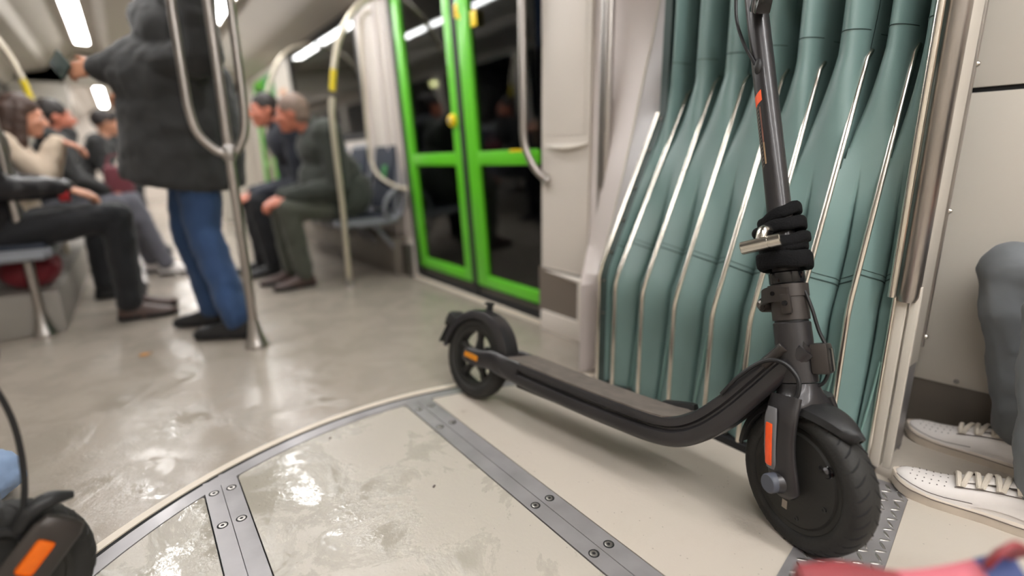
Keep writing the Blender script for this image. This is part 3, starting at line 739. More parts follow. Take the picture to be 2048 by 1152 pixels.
# =================================================================== POLES
def basecone(b, o):
    b.lathe([(0, 0), (.047, 0), (.048, .006), (.042, .018), (.032, .05), (.025, .085), (.0215, .115), (.0, .115)], n=24, o=o)
P1 = at_z(92, 670)
t = thing('handrail_pole', 'straight steel pole with flared foot by the left seats', 'pole', P1)
b = MB(); b.tube([(0, 0, .1), (0, 0, 2.03)], .0185, 16); b.build('tube', 'pole', t)
b = MB(); basecone(b, (0, 0, 0)); b.build('foot', 'steel', t)
P2 = at_z(514, 692)
t = thing('branched_handrail_pole', 'steel pole with two bowed side bars in front of the standing man', 'pole', P2)
b = MB(); b.tube([(0, 0, .1), (0, 0, 2.0)], .0185, 16); b.build('tube', 'pole', t)
b = MB(); basecone(b, (0, 0, 0)); b.build('foot', 'steel', t)
b = MB(); b.lathe([(.0185, -.03), (.026, -.022), (.028, 0), (.026, .022), (.0185, .03)], n=20, o=(0, 0, .80)); b.build('collar', 'steel', t)
for (dx, dy) in ((-.112, .004), (.070, -.012)):
    pts = [(dx*.12, dy*.12, .795), (dx*.45, dy*.45, .815), (dx*.85, dy*.85, .87), (dx*1.0, dy*1.0, .95), (dx*1.03, dy*1.03, 1.06), (dx*1.03, dy*1.03, 1.55), (dx*1.0, dy, 1.72), (dx*.85, dy*.85, 1.8), (dx*.3, dy*.3, 1.87)]
    b = MB(); b.tube(cr(pts, 6), .0165, 14); b.build('side_bar', 'pole', t)
def curved_pole(base, dirx, y_shift, label, group='curved poles by the seats'):
    t = thing('curved_handrail_pole', label, 'pole', base, group)
    pts = [(0, 0, .05), (0, 0, .5), (dirx*-.012, 0, .95), (dirx*-.004, 0, 1.10), (dirx*.05, 0, 1.39), (dirx*.15, 0, 1.587), (dirx*.27, 0, 1.69), (dirx*.42, 0, 1.74)]
    P_ = cr(pts, 8)
    b = MB(); b.tube([p for p in P_ if p[2] < 1.16], .0165, 14); b.build('tube', 'polecream', t)
    b = MB(); b.tube([p for p in P_ if 1.14 < p[2] < 1.29], .0178, 14); b.build('grip_band', 'yellowgrip', t)['label'] = 'yellow grip band'
    b = MB(); b.tube([p for p in P_ if p[2] > 1.26], .0165, 14); b.build('tube', 'polecream', t)
    b = MB(); b.lathe([(0, 0), (.024, 0), (.023, .02), (.019, .05), (0, .05)], n=18); b.build('foot', 'steel', t)
    return t
P3 = at_z(700, 572)
curved_pole(P3, 1, 0, 'curved cream pole with yellow band in front of the seated man')
curved_pole(Vector((1.0, 4.75, 0)), 1, 0, 'curved cream pole behind the two seated men')
curved_pole(Vector((-.40, 4.45, 0)), -1, 0, 'curved cream pole with yellow band over the left seats')
t = thing('wall_handrail', 'thin grey wall handrail beside the pillar left of the door', 'rail', (1.42, 3.5, .6))
L0 = Vector((1.42, 3.5, .6))
pts = [Vector((1.455, 3.42, 1.70)), Vector((1.40, 3.46, 1.69)), Vector((1.385, 3.53, 1.60)), Vector((1.385, 3.55, 1.2)), Vector((1.385, 3.55, .85)), Vector((1.39, 3.52, .74)), Vector((1.40, 3.42, .66)), Vector((1.42, 3.2, .60)), Vector((1.48, 3.13, .585))]
b = MB(); b.tube([Vector(p)-L0 for p in cr(pts, 6)], .0125, 12); b.build('tube', 'polecream', t)
b = MB(); b.box(Vector((1.45, 3.42, 1.70))-L0, (.05, .1, .035), bev=.01); b.build('bracket', 'steel_dark', t)

# =================================================================== SEATS
def make_seat():
    t = thing('tram_seat', '', 'seat')
    # local: +x = forward (facing), y across, z up
    b = MB(); b.box((.21, 0, .385), (.44, .42, .045), bev=.02); b.build('seat_pan', 'seatgrey', t)
    b = MB(); b.box((.22, 0, .413), (.38, .36, .03), bev=.013); b.build('seat_cushion', 'seatpad', t)
    R = Euler((0, -.16, 0)).to_matrix()
    b = MB(); b.box((-.035, 0, .66), (.035, .40, .52), R, bev=.016); bk = b.build('backrest', 'seatgrey', t)
    b = MB(); b.box((-.008, 0, .66), (.03, .33, .42), R, bev=.014); b.build('back_cushion', 'seatpad', t)
    b = MB(); b.box((.0085, .05, .70), (.003, .07, .08), R, bev=.001); b.build('print', 'seatlogo', bk)['label'] = 'green printed mark'
    for sy in (-1, 1):
        pts = [(.40, sy*.215, .375), (.2, sy*.218, .372), (.04, sy*.218, .385), (-.03, sy*.218, .46), (-.055, sy*.218, .62), (-.09, sy*.218, .86), (-.10, sy*.20, .93), (-.102, sy*.12, .945)]
        b = MB(); b.tube(cr(pts, 6), .017, 10); b.build('side_frame', 'seatgrey', t)
        pts = [(.05, sy*.222, .385), (.10, sy*.224, .45), (.06, sy*.224, .545), (-.03, sy*.222, .60)]
        b = MB(); b.tube(cr(pts, 6), .015, 10); b.build('arm_loop', 'seatgrey', t)
        b = MB(); b.tube([(.16, sy*.16, .37), (-.05, sy*.16, .10)], .016, 10); b.build('bracket', 'seatgrey', t)
    return t
seat0 = make_seat()
seat_list = [(1.42, 3.43, PI, 'blue grey seat the man in the green black coat sits on', 1), (1.42, 3.93, PI, 'blue grey seat under the man in the navy coat', 1),
             (1.42, 4.43, PI, 'empty seat on the right past the two seated men', 1), (1.42, 4.93, PI, 'last empty seat on the right before the white pillar', 1),
             (-.75, 3.24, 0, 'seat at the left edge under the person in black leather', 0), (-.75, 3.74, 0, 'left seat under the woman in the beige sweater', 0),
             (-.75, 4.24, 0, 'left seat under the passenger in grey trousers', 0), (-.75, 4.74, 0, 'empty left seat past the passenger in grey trousers', 0), (-.75, 5.6, 0, 'left seat under the passenger in the black cap', 0)]
for i, (x, y, a, lab, sd) in enumerate(seat_list):
    s_ = seat0 if i == 0 else clone(seat0)
    s_.location = (x, y, 0); s_.rotation_euler = (0, 0, a); s_['label'] = lab; s_['group'] = 'seats on the right' if sd else 'seats on the left'
b = MB(); b.box((-.62, 4.5, .10), (.56, 2.75, .20), bev=.01); struct(b.build('trim_5', 'plinth', None, 30), 'grey plinth under the left seats')
b = MB(); b.box((1.44, 4.4, .13), (.10, 2.3, .26), bev=.01); struct(b.build('trim_6', 'kick', None, 30), 'plinth under the right seats, darkened as their shade')  # set-back box in a dark colour stands for the shade under the seats
b = MB(); b.ell((0, 0, .08), .12, .10, .085); b.ell((.03, .03, .10), .09, .07, .08)
o = remesh(b, 'bag', 'redbag', None, .012, 3, (.02, .08)); tag(o, 'dark red bag tucked under the left seats', 'bag'); o.location = (-.44, 3.28, .20)

# =================================================================== SCOOTER
rc = at_z(945, 793); fc = at_z(1655, 1122); sd = (fc-rc).normalized(); sn = Vector((sd.y, -sd.x, 0))
LEAN = math.radians(13)
zl = Vector((0, 0, 1))*math.cos(LEAN)-sn*math.sin(LEAN); tl_ = sn*math.cos(LEAN)+Vector((0, 0, 1))*math.sin(LEAN)
yl = -tl_
SM = Matrix(((sd.x, yl.x, zl.x, rc.x), (sd.y, yl.y, zl.y, rc.y), (sd.z, yl.z, zl.z, rc.z), (0, 0, 0, 1)))
WR_ = .136; FCX, FCZ = .968, .137
STEER = math.radians(-30)
axp = Vector((.927, 0, .32)); axd = Vector((-.268, 0, .963)).normalized()
ST = Matrix.Translation(axp) @ Matrix.Rotation(STEER, 4, axd) @ Matrix.Translation(-axp)
def tyre_mb(c, R, w_, n=64, knobs=True):
    b = MB(); pr_ = []
    r0 = R-.040
    for k in range(13):
        a = -PI/2+PI*k/12
        pr_.append((R-.026+.026*math.cos(a)**.7 if abs(math.cos(a)) > 1e-6 else R-.026, w_*.5*math.sin(a)))
    pr_ = [(r0, -w_*.36), (R-.034, -w_*.47)]+pr_+[(R-.034, w_*.47), (r0, w_*.36)]
    b.lathe(pr_, n=n, o=c, axis=(0, 1, 0), closed=True)
    return b
def tread_mb(c, R, w_, nb=34):
    """curved sipes standing proud of the tyre, both shoulders"""
    b = MB(); c = np.array(c, float)
    for k in range(nb):
        a0 = 2*PI*k/nb
        for sy in (-1, 1):
            pts = []
            for q in range(5):
                a = a0+sy*.0+.16*(q/4)**1.4; yy = sy*w_*.5*(.96-.82*(q/4)); rr = R-.026+.026*max(0, 1-(yy/(w_*.5))**2)**.35-.0004
                pts.append(c+np.array((rr*math.cos(a), yy, rr*math.sin(a))))
            b.tube(pts, [.0006, .0016, .0021, .0016, .0006], 5)
    return b
def build_scooter(SMx, label, part=None):
    S = thing('electric_scooter', label, 'scooter', mw=SMx)
    # ---- deck (unibody sweep)
    pathz = [(.165, .158), (.20, .150), (.30, .144), (.45, .139), (.60, .138), (.67, .140), (.72, .150), (.765, .178), (.81, .228), (.855, .292), (.895, .352), (.925, .396)]
    hw = [.072, .074, .075, .075, .075, .073, .066, .056, .047, .040, .036, .034]; hh = [.026, .032, .034, .034, .034, .034, .034, .033, .032, .031, .030, .029]
    P_ = cr([(a, 0, c) for a, c in pathz], 5); q = np.linspace(0, 1, len(P_)); q0 = np.linspace(0, 1, len(pathz))
    HW = np.interp(q, q0, hw); HHh = np.interp(q, q0, hh)
    half = [(0, 1.0), (.78, 1.0), (.90, .93), (.95, .70), (.94, .42), (.86, .34), (.80, .28), (.80, .16), (.88, .10), (.97, .0), (1.0, -.25), (.98, -.55), (.90, -.82), (.75, -.98), (0, -1.0)]
    prof_ = half+[(-a, c) for a, c in half[-2:0:-1]]
    secs = []
    for i, p in enumerate(P_):
        a = P_[max(0, i-1)]; c = P_[min(len(P_)-1, i+1)]; tg = (c-a)/np.linalg.norm(c-a); nm = np.array((-tg[2], 0, tg[0]))
        secs.append([p+np.array((0, 1, 0))*HW[i]*a_+nm*HHh[i]*b_ for a_, b_ in prof_])
    b = MB(); b.loft(secs); deck = b.build('deck', 'frame', S, 32)
    # ---- grip mat
    top = [(s_, .0, np.interp(s_, [c[0] for c in P_], [c[2]+h_ for c, h_ in zip(P_, HHh)])+.0012) for s_ in np.linspace(.19, .712, 22)]
    b = MB()
    secs = []
    for s_, y_, z_ in top:
        wv = .062 if s_ < .69 else .062*math.sqrt(max(.03, 1-((s_-.69)/.028)**2))
        secs.append([(s_, -wv, z_-.003), (s_, wv, z_-.003), (s_, wv, z_+.0012), (s_, -wv, z_+.0012)])
    b.loft(secs); b.build('grip_mat', 'grip', deck, 30)
    b = MB(); b.box((.44, 0, .1125), (.42, .11, .014), bev=.005); b.build('battery_cover', 'plastic', deck)
    b = MB(); b.box((.665, .075, .165), (.09, .030, .045), Euler((0, -.2, 0)).to_matrix(), bev=.012); b.build('stand_housing', 'plastic', deck)
    b = MB(); b.tube([(.64, .075, .115), (.56, .086, .105), (.50, .088, .10)], .007, 8); b.build('kickstand', 'frame', S)
    # ---- rear wheel
    cR = (.0, 0, WR_)
    rw = tyre_mb(cR, WR_, .052).build('rear_tyre', 'tyre', S, 50)
    tread_mb(cR, WR_, .052, 30).build('tread', 'tyre', rw)
    b = MB(); b.lathe([(WR_-.052, -.019), (WR_-.038, -.02), (WR_-.038, .02), (WR_-.052, .019)], n=40, o=cR, axis=(0, 1, 0), closed=True)
    for k in range(5):
        a = 2*PI*k/5+.3; ca, sa = math.cos(a), math.sin(a)
        b.tube([(cR[0]+ca*.02, 0, cR[2]+sa*.02), (cR[0]+ca*.055, 0, cR[2]+sa*.055), (cR[0]+ca*.09, 0, cR[2]+sa*.09)], [.017, .011, .015], 8)
    b.lathe([(0, -.026), (.026, -.026), (.03, -.016), (.03, .016), (.026, .026), (0, .026)], n=28, o=cR, axis=(0, 1, 0))
    b.build('rear_rim', 'hub', rw, 35)
    # ---- rear arms
    for sy in (-1, 1):
        pts = cr([(.24, sy*.060, .150), (.17, sy*.058, .152), (.11, sy*.050, .154), (.06, sy*.046, .146), (.0, sy*.045, .143), (-.022, sy*.044, .142)], 5)
        rr = np.interp(np.linspace(0, 1, len(pts)), [0, .3, .55, .8, 1], [.032, .032, .027, .024, .016])
        sec = [(math.cos(2*PI*k/16)*1.0, .42*math.sin(2*PI*k/16)) for k in range(16)]
        b = MB(); b.tube(pts, rr, sec=sec, up=(0, 0, 1)); arm = b.build('rear_arm', 'frame', S, 50)
        b = MB(); b.box((.026, sy*.0555, .146), (.062, .006, .017), Euler((0, .06, 0)).to_matrix(), bev=.003); b.build('side_reflector', 'amber', arm)['label'] = 'amber side reflector'
    # ---- rear fender
    b = MB(); R0 = WR_+.012
    secs = []
    for k in range(25):
        a = math.radians(8+ (178-8)*k/24); cx, cz = cR[0], cR[2]+.0; rr = R0+.004*math.sin(a*2)
        hwf = .034
        prf = [(-hwf, -.022), (-hwf, -.006), (-hwf*.82, .004), (-.01, .008), (.01, .008), (hwf*.82, .004), (hwf, -.006), (hwf, -.022), (hwf-.004, -.022), (hwf-.004, -.006), (hwf*.78, .0), (0, .003), (-hwf*.78, .0), (-hwf+.004, -.006), (-hwf+.004, -.022)]
        secs.append([(cx+math.cos(a)*(rr+h_), y_, cz+math.sin(a)*(rr+h_)) for y_, h_ in prf])
    b.loft(secs); fe = b.build('rear_fender', 'frame', S, 40)
    b = MB(); b.box((-.128, 0, .232), (.05, .066, .044), Euler((0, .5, 0)).to_matrix(), bev=.012); b.build('tail_light_housing', 'plastic', fe)
    b = MB(); b.box((-.154, 0, .222), (.012, .05, .03), Euler((0, .5, 0)).to_matrix(), bev=.004); b.build('tail_light', 'lens', fe)
    b = MB(); b.box((-.160, 0, .178), (.006, .058, .07), Euler((0, .45, 0)).to_matrix(), bev=.002); b.build('mudflap', 'plastic', fe)
    b = MB(); b.box((.022, 0, .298), (.018, .014, .028), bev=.003); b.box((.018, 0, .314), (.03, .018, .008), bev=.003); b.build('folding_hook', 'plastic', fe)
    # ---- head tube and neck
    def ax_pt(z_): return axp+axd*((z_-.32)/axd.z)
    b = MB(); b.tube([ax_pt(.322), ax_pt(.345), ax_pt(.40), ax_pt(.435), ax_pt(.437)], [.037, .0365, .035, .0345, .0325], 28, up=(0, 1, 0)); ht = b.build('head_tube', 'frame', S, 40)
    b = MB(); b.tube(cr([(.895, 0, .355), (.918, 0, .385), (.932, 0, .402)], 4), [.030, .029, .027], 16); b.build('neck_lug', 'frame', ht)
    b = MB(); b.tube([(.866, -.030, .342), (.893, -.0285, .380), (.896, -.0285, .384), (.898, -.0285, .387)], [.010, .010, .0125, .0118], 14); b.build('weld_boss', 'frame2', ht)
    # headlight box on the front
    c_ = ax_pt(.378)+Vector((.052, .0, 0)); Rb = axd.to_track_quat('Z', 'Y').to_matrix()
    b = MB(); b.box((c_.x-.004, c_.y, c_.z), (.032, .046, .060), Euler((0, -.27, 0)).to_matrix(), bev=.007); hl = b.build('headlight', 'frame2', ht)
    b = MB(); b.box((c_.x+.0125, c_.y, c_.z+.002), (.006, .04, .045), Euler((0, -.27, 0)).to_matrix(), bev=.003); b.build('lens', 'lens', hl)
    # ---- parts that steer
    def stb(b_, *a_, **k_): b_.xf(ST); return b_.build(*a_, **k_)
    b = MB(); b.tube([ax_pt(.441), ax_pt(.50)], .0345, 28, up=(0, 1, 0)); col = stb(b, 'stem_socket', 'frame2', S, smooth=40)
    b = MB(); b.tube([ax_pt(.436), ax_pt(.4415)], .031, 28, up=(0, 1, 0)); stb(b, 'headset_ring', 'black', S)
    # folding latch: half collar with lever arm, pivot and lock tab
    b = MB(); b.tube([ax_pt(.486), ax_pt(.510)], .0375, 28, up=(0, 1, 0)); la = stb(b, 'latch_collar', 'frame2', S)
    e = ax_pt(.474)
    b = MB(); b.tube(cr([(e.x-.050, -.020, e.z-.012), (e.x-.035, -.033, e.z+.006), (e.x-.006, -.0385, e.z+.018), (e.x+.026, -.034, e.z+.023)], 5), [.011, .012, .0125, .0115], sec=[(1.25, -.28), (1.25, .28), (-1.25, .28), (-1.25, -.28)], up=(0, 0, 1)); stb(b, 'latch_lever', 'frame2', la, smooth=30)
    b = MB(); b.lathe([(0, .005), (.006, .005), (.0095, .002), (.0095, -.02), (0, -.02)], n=16, o=(e.x-.050, -.026, e.z-.012), axis=(-.25, -1, 0)); stb(b, 'pivot_bolt', 'steel_dark', la)
    b = MB(); b.lathe([(0, .0), (.014, .0), (.0155, -.002), (.0155, -.026), (0, -.026)], n=20, o=(e.x-.049, -.024, e.z-.012), axis=(-.25, -1, 0)); stb(b, 'latch_boss', 'frame2', la)
    b = MB(); b.lathe([(0, .003), (.0045, .003), (.0045, -.004), (0, -.004)], n=12, o=(e.x-.003, -.0415, e.z+.020), axis=(0, -1, 0)); stb(b, 'bolt_hole', 'gloss', la)
    b = MB(); b.box((e.x+.024, -.033, e.z+.004), (.021, .012, .042), Euler((.0, -.27, .35)).to_matrix(), bev=.007); tb = stb(b, 'lock_tab', 'frame2', la)
    b = MB(); b.lathe([(0, .004), (.005, .004), (.0055, 0), (0, 0)], n=12, o=(e.x+.0265, -.0385, e.z+.006), axis=(.3, -1, 0)); stb(b, 'bolt', 'gloss', la)
    b = MB(); b.tube([ax_pt(.510), ax_pt(.514), ax_pt(.533), ax_pt(.536)], [.031, .0335, .0335, .029], 26, up=(0, 1, 0)); stb(b, 'hinge_sleeve', 'gloss', S)
    # stem
    b = MB(); b.tube([ax_pt(.53), ax_pt(.56), ax_pt(.75), ax_pt(1.0), ax_pt(1.24)], [.0265, .0245, .0232, .0225, .022], 28, up=(0, 1, 0)); stem = stb(b, 'stem', 'frame', S, smooth=50)
    lat = Vector((0, 1, 0))
    # orange band and printed marks down the rear-left face of the stem
    def on_stem(z_, ang, r): 
        c0 = ax_pt(z_); e1 = Vector((-axd.z, 0, axd.x)); ang = ang+.98; return c0+(e1*math.cos(ang)-lat*math.sin(ang))*r
    b = MB(); b.grid(lambda u_, v_: on_stem(.877+.022*v_+.010*u_, .12+.85*u_, .0234), 10, 2); b.grid(lambda u_, v_: on_stem(.877+.022*v_+.010*u_, .12+.85*u_, .0222), 10, 2); stb(b, 'orange_band', 'redor', stem)['label'] = 'orange band'
    for k in range(17):
        z_ = .872-.0078*k
        b = MB(); b.grid(lambda u_, v_: on_stem(z_+.0018*v_+.006*u_, .14+.36*u_, .0236), 4, 1); stb(b, 'printed_tick', 'print', stem)
    b = MB(); b.grid(lambda u_, v_: on_stem(.80+.075*v_, .62+.14*u_, .0236), 3, 8); stb(b, 'printed_line', 'printr', stem)
    b = MB(); b.grid(lambda u_, v_: on_stem(.755+.045*v_, .62+.16*u_, .0236), 3, 6); stb(b, 'printed_line', 'printo', stem)
    # folding hook near the top of the stem, cable grommet and cable
    hk = ax_pt(1.075)+Vector((.012, -.012, 0))
    b = MB(); b.box((hk.x+.022, hk.y-.012, hk.z+.008), (.05, .03, .028), Euler((0, .45, -.4)).to_matrix(), bev=.004); b.box((hk.x+.046, hk.y-.022, hk.z+.028), (.022, .028, .03), Euler((0, .3, -.4)).to_matrix(), bev=.004); stb(b, 'bag_hook', 'gloss', stem)
    gp = on_stem(.958, .95, .0225)
    b = MB(); b.ell(gp, .009, .008, .016, n=12); stb(b, 'grommet', 'plastic', stem)
    g2 = on_stem(.965, .75, .025); 
    cp = [g2, g2+Vector((-.035, -.004, .05)), g2+Vector((-.066, -.004, .11)), g2+Vector((-.072, -.006, .17)), g2+Vector((-.05, -.02, .22)), g2+Vector((-.02, -.06, .26))]
    b = MB(); b.tube(cr(cp, 8), .0035, 8); stb(b, 'brake_cable', 'cable', S)
    # handlebar above the picture
    tp = ax_pt(1.24)
    b = MB(); b.tube([tp+lat*-.23+Vector((-.02, 0, 0)), tp+lat*-.12, tp, tp+lat*.12, tp+lat*.23+Vector((-.02, 0, 0))], .013, 14); hbr = stb(b, 'handlebar', 'frame', S)
    for sy in (-1, 1):
        b = MB(); b.tube([tp+lat*sy*.14+Vector((-.002, 0, 0)), tp+lat*sy*.235+Vector((-.022, 0, 0))], .0175, 14); stb(b, 'hand_grip', 'plastic', hbr)
    b = MB(); b.box((tp.x-.01, 0, tp.z+.012), (.09, .06, .035), Euler((0, -.3, 0)).to_matrix(), bev=.012); stb(b, 'display', 'gloss', hbr)
    # ---- fork
    e1_ = Vector((axd.z, 0, -axd.x)); b = MB(); b.loft([[ax_pt(z_)+e1_*math.copysign(abs(math.cos(t_))**q_, math.cos(t_))*a_+Vector((0, 1, 0))*math.copysign(abs(math.sin(t_))**q_, math.sin(t_))*c_ for t_ in [2*PI*k/28 for k in range(28)]] for z_, a_, c_, q_ in ((.320, .0365, .0365, 1), (.312, .038, .038, 1), (.300, .041, .043, .95), (.288, .044, .052, .85), (.276, .044, .060, .8), (.266, .040, .062, .8), (.258, .030, .060, .8))]); crn = stb(b, 'fork_crown', 'frame', S)
    for sy in (-1, 1):
        pts = cr([(.940, sy*.040, .300), (.946, sy*.052, .262), (.954, sy*.056, .20), (FCX+.004, sy*.056, FCZ), (FCX+.008, sy*.054, FCZ-.027)], 5)
        rr = np.interp(np.linspace(0, 1, len(pts)), [0, .25, .6, .85, 1], [.034, .036, .034, .034, .018])
        sec = [(math.cos(2*PI*k/18)*1.0, .40*math.sin(2*PI*k/18)) for k in range(18)]
        b = MB(); b.tube(pts, rr, sec=sec, up=(1, 0, 0)); leg = stb(b, 'fork_leg', 'frame', S, smooth=50)
        b = MB(); b.tube(cr([(.936, sy*.067, .278), (.938, sy*.070, .255), (.944, sy*.071, .20), (.948, sy*.070, .172), (.949, sy*.069, .158)], 5), [.011, .015, .0145, .0135, .010], sec=[(math.cos(2*PI*k/16), .28*math.sin(2*PI*k/16)) for k in range(16)], up=(1, 0, 0)); cv = stb(b, 'fork_cover', 'cap', leg, smooth=50)
        b = MB(); b.tube(cr([(.939, sy*.0735, .247), (.9395, sy*.0745, .243), (.944, sy*.0755, .205), (.9475, sy*.0745, .170), (.948, sy*.0735, .165)], 5), [.006, .0085, .0085, .0085, .006], sec=[(math.cos(2*PI*k/14), .25*math.sin(2*PI*k/14)) for k in range(14)], up=(1, 0, 0)); stb(b, 'fork_reflector', 'orange', cv)['label'] = 'orange reflector strip'
        b = MB(); b.lathe([(0, .011), (.0165, .011), (.019, .008), (.019, -.008), (0, -.008)], n=24, o=(FCX-.001, sy*.080, FCZ), axis=(0, sy, 0)); stb(b, 'axle_cap', 'axlecap', leg)
        b = MB(); b.tube([(FCX+.004, sy*.050, FCZ), (FCX, sy*.078, FCZ)], [.024, .018], 20); stb(b, 'axle_boss', 'frame', leg)
    # ---- front wheel with hub motor
    cF = (FCX, 0, FCZ)
    cF = (FCX, 0, FCZ+.002); RF = .142; b = tyre_mb(cF, RF, .064, 72); fw = stb(b, 'front_tyre', 'tyre', S, smooth=50)
    b = tread_mb(cF, RF, .064, 34); stb(b, 'tread', 'gap', fw)  # black ribs: the shade of the tread grooves is put into the colour
    Rh = RF-.036
    b = MB(); b.lathe([(0, -.036), (.03, -.036), (.05, -.031), (Rh-.016, -.028), (Rh-.012, -.024), (Rh-.003, -.026), (Rh+.002, -.022), (Rh+.002, .022), (Rh-.003, .026), (Rh-.012, .024), (Rh-.016, .028), (.05, .031), (.03, .036), (0, .036)], n=56, o=cF, axis=(0, 1, 0)); hubm = stb(b, 'hub_motor', 'hub', S, smooth=30)
    for sy in (-1, 1):
        for k in range(6):
            a = 2*PI*k/6+.75
            b = MB(); b.lathe([(0, .001), (.0025, .001), (.0028, .0022), (.0048, .0022), (.0052, -.003), (0, -.003)], n=12, o=(cF[0]+math.cos(a)*(Rh-.030), sy*.0285, cF[2]+math.sin(a)*(Rh-.030)), axis=(0, sy, 0)); stb(b, 'screw', 'black', hubm)
    a = .62; p_ = (cF[0]+math.cos(a)*(Rh-.022), -.0275, cF[2]+math.sin(a)*(Rh-.022))
    b = MB(); b.lathe([(0, .0008), (.009, .0008), (.0105, .0016), (.012, .0), (.012, -.002), (0, -.002)], n=18, o=p_, axis=(0, -1, 0)); stb(b, 'valve_hole', 'gloss', hubm)
    b = MB(); b.tube([p_, Vector(p_)+Vector((.0, -.006, .008))], .0035, 8); stb(b, 'valve', 'cap', hubm)
    p_ = (cF[0]-.012, -.0345, cF[2]-.060); b = MB(); b.box((p_[0], -.0303, p_[2]), (.012, .003, .017)); stb(b, 'wheel_sticker', 'print', hubm)
    # ---- front fender: front beak and rear part
    def fend(a0, a1, hwf, name, taper):
        b_ = MB(); secs_ = []
        for k in range(17):
            u_ = k/16; a_ = math.radians(a0+(a1-a0)*u_); rr_ = RF+.008+(.012*u_ if taper else .003)
            h_ = hwf*(1-.75*u_**2.2) if taper else hwf
            pf = [(-h_, -.016), (-h_*.9, -.003), (-h_*.4, .005), (h_*.4, .005), (h_*.9, -.003), (h_, -.016), (h_*.92, -.017), (h_*.8, -.007), (0, .0), (-h_*.8, -.007), (-h_*.92, -.017)]
            secs_.append([(cF[0]+math.cos(a_)*(rr_+q_), y_, cF[2]+math.sin(a_)*(rr_+q_)) for y_, q_ in pf])
        b_.loft(secs_); return stb(b_, name, 'plastic', S, smooth=45)
    fend(92, 50, .042, 'front_fender', True)
    fend(100, 176, .036, 'front_fender', False)
    # ---- cables by the neck
    b = MB(); b.tube(cr([(.80, -.046, .262), (.83, -.050, .31), (.87, -.049, .352), (.905, -.046, .358), (.935, -.045, .335), (.94, -.046, .302), (.925, -.05, .285), (.90, -.05, .262)], 7), .0042, 8); b.build('motor_cable', 'cable', S)
    e = ax_pt(.50)
    b = MB(); b.tube(cr([(e.x+.034, -.014, e.z+.004), (e.x+.052, -.012, e.z-.03), (e.x+.070, -.008, e.z-.07), (e.x+.088, -.006, e.z-.10), (e.x+.098, -.004, e.z-.135), (e.x+.092, -.004, e.z-.17), (e.x+.066, -.01, e.z-.184)], 7), .0034, 8); b.build('light_cable', 'cable', S)
    return S, ax_pt
S1, ax_pt = build_scooter(SM, 'black electric scooter leaning against the teal bellows')

# chain lock around the stem
lk = thing('chain_lock', 'black fabric sleeved chain lock with steel cylinder wound round the stem', 'lock', mw=SM)
def loop(zc, R_, tilt, tdir, hgt, th, a0=0, a1=2*PI, grow=0):
    c0 = ST @ ax_pt(zc); A_ = (ST.to_3x3() @ axd).normalized(); e1 = A_.cross(Vector((0, 1, 0))).normalized(); e2 = A_.cross(e1)
    pts = []
    closed = abs(a1-a0-2*PI) < 1e-6
    m_ = 30
    for k in range(m_ if closed else m_+1):
        a = a0+(a1-a0)*k/m_
        r_ = R_*(1+.05*math.sin(3*a+zc*90))
        pts.append(c0+(e1*math.cos(a)+e2*math.sin(a))*r_+A_*(tilt*math.cos(a-tdir)+grow*(a-a0)+.0015*math.sin(5*a)))
    sec = [(hgt*math.copysign(abs(math.cos(t_))**.6, math.cos(t_)), th*math.copysign(abs(math.sin(t_))**.6, math.sin(t_))) for t_ in [2*PI*k/14 for k in range(14)]]
    b_ = MB(); b_.tube(pts, 1.0, sec=sec, up=A_, closed=closed); return b_
for (zc, R_, ti, td, hg, th) in ((.556, .043, .003, 1.0, .0175, .009), (.585, .036, .004, 3.5, .014, .010), (.598, .040, .008, 4.4, .012, .010), (.622, .038, .006, 2.9, .013, .0095), (.647, .034, .014, 3.3, .012, .009)):
    loop(zc, R_, ti, td, hg, th).build('chain_sleeve', 'lockfab', lk, 60)
def lk_px(px, py, t_):   # point of the lock on the plane t_ m to the camera side of the scooter's middle
    Pw = at_pl(px, py, rc+tl_*t_, tl_); return SM.inverted() @ Pw
pa, pb_ = lk_px(1482, 497, .068), lk_px(1562, 479, .060)
dd = (pb_-pa); ln = dd.length
b = MB(); b.lathe([(0, 0), (.0122, 0), (.0135, .0015), (.0135, ln*.68), (.0126, ln*.685), (.0126, ln*.73), (.0138, ln*.735), (.0138, ln*.985), (.0122, ln), (0, ln)], n=24, o=pa, axis=dd); b.build('lock_cylinder', 'chrome', lk, 30)
pm = lk_px(1524, 470, .060)
b = MB(); b.tube(cr([pm+Vector((0, 0, -.012)), pm+Vector((0, .004, .008)), pm+Vector((.004, .02, .012))], 4), .0115, 12); b.build('lock_shackle', 'chrome', lk)
pm = lk_px(1520, 468, .040)
b = MB(); b.ell(pm, .016, .014, .014); b.build('sleeve_end', 'lockfab', lk)

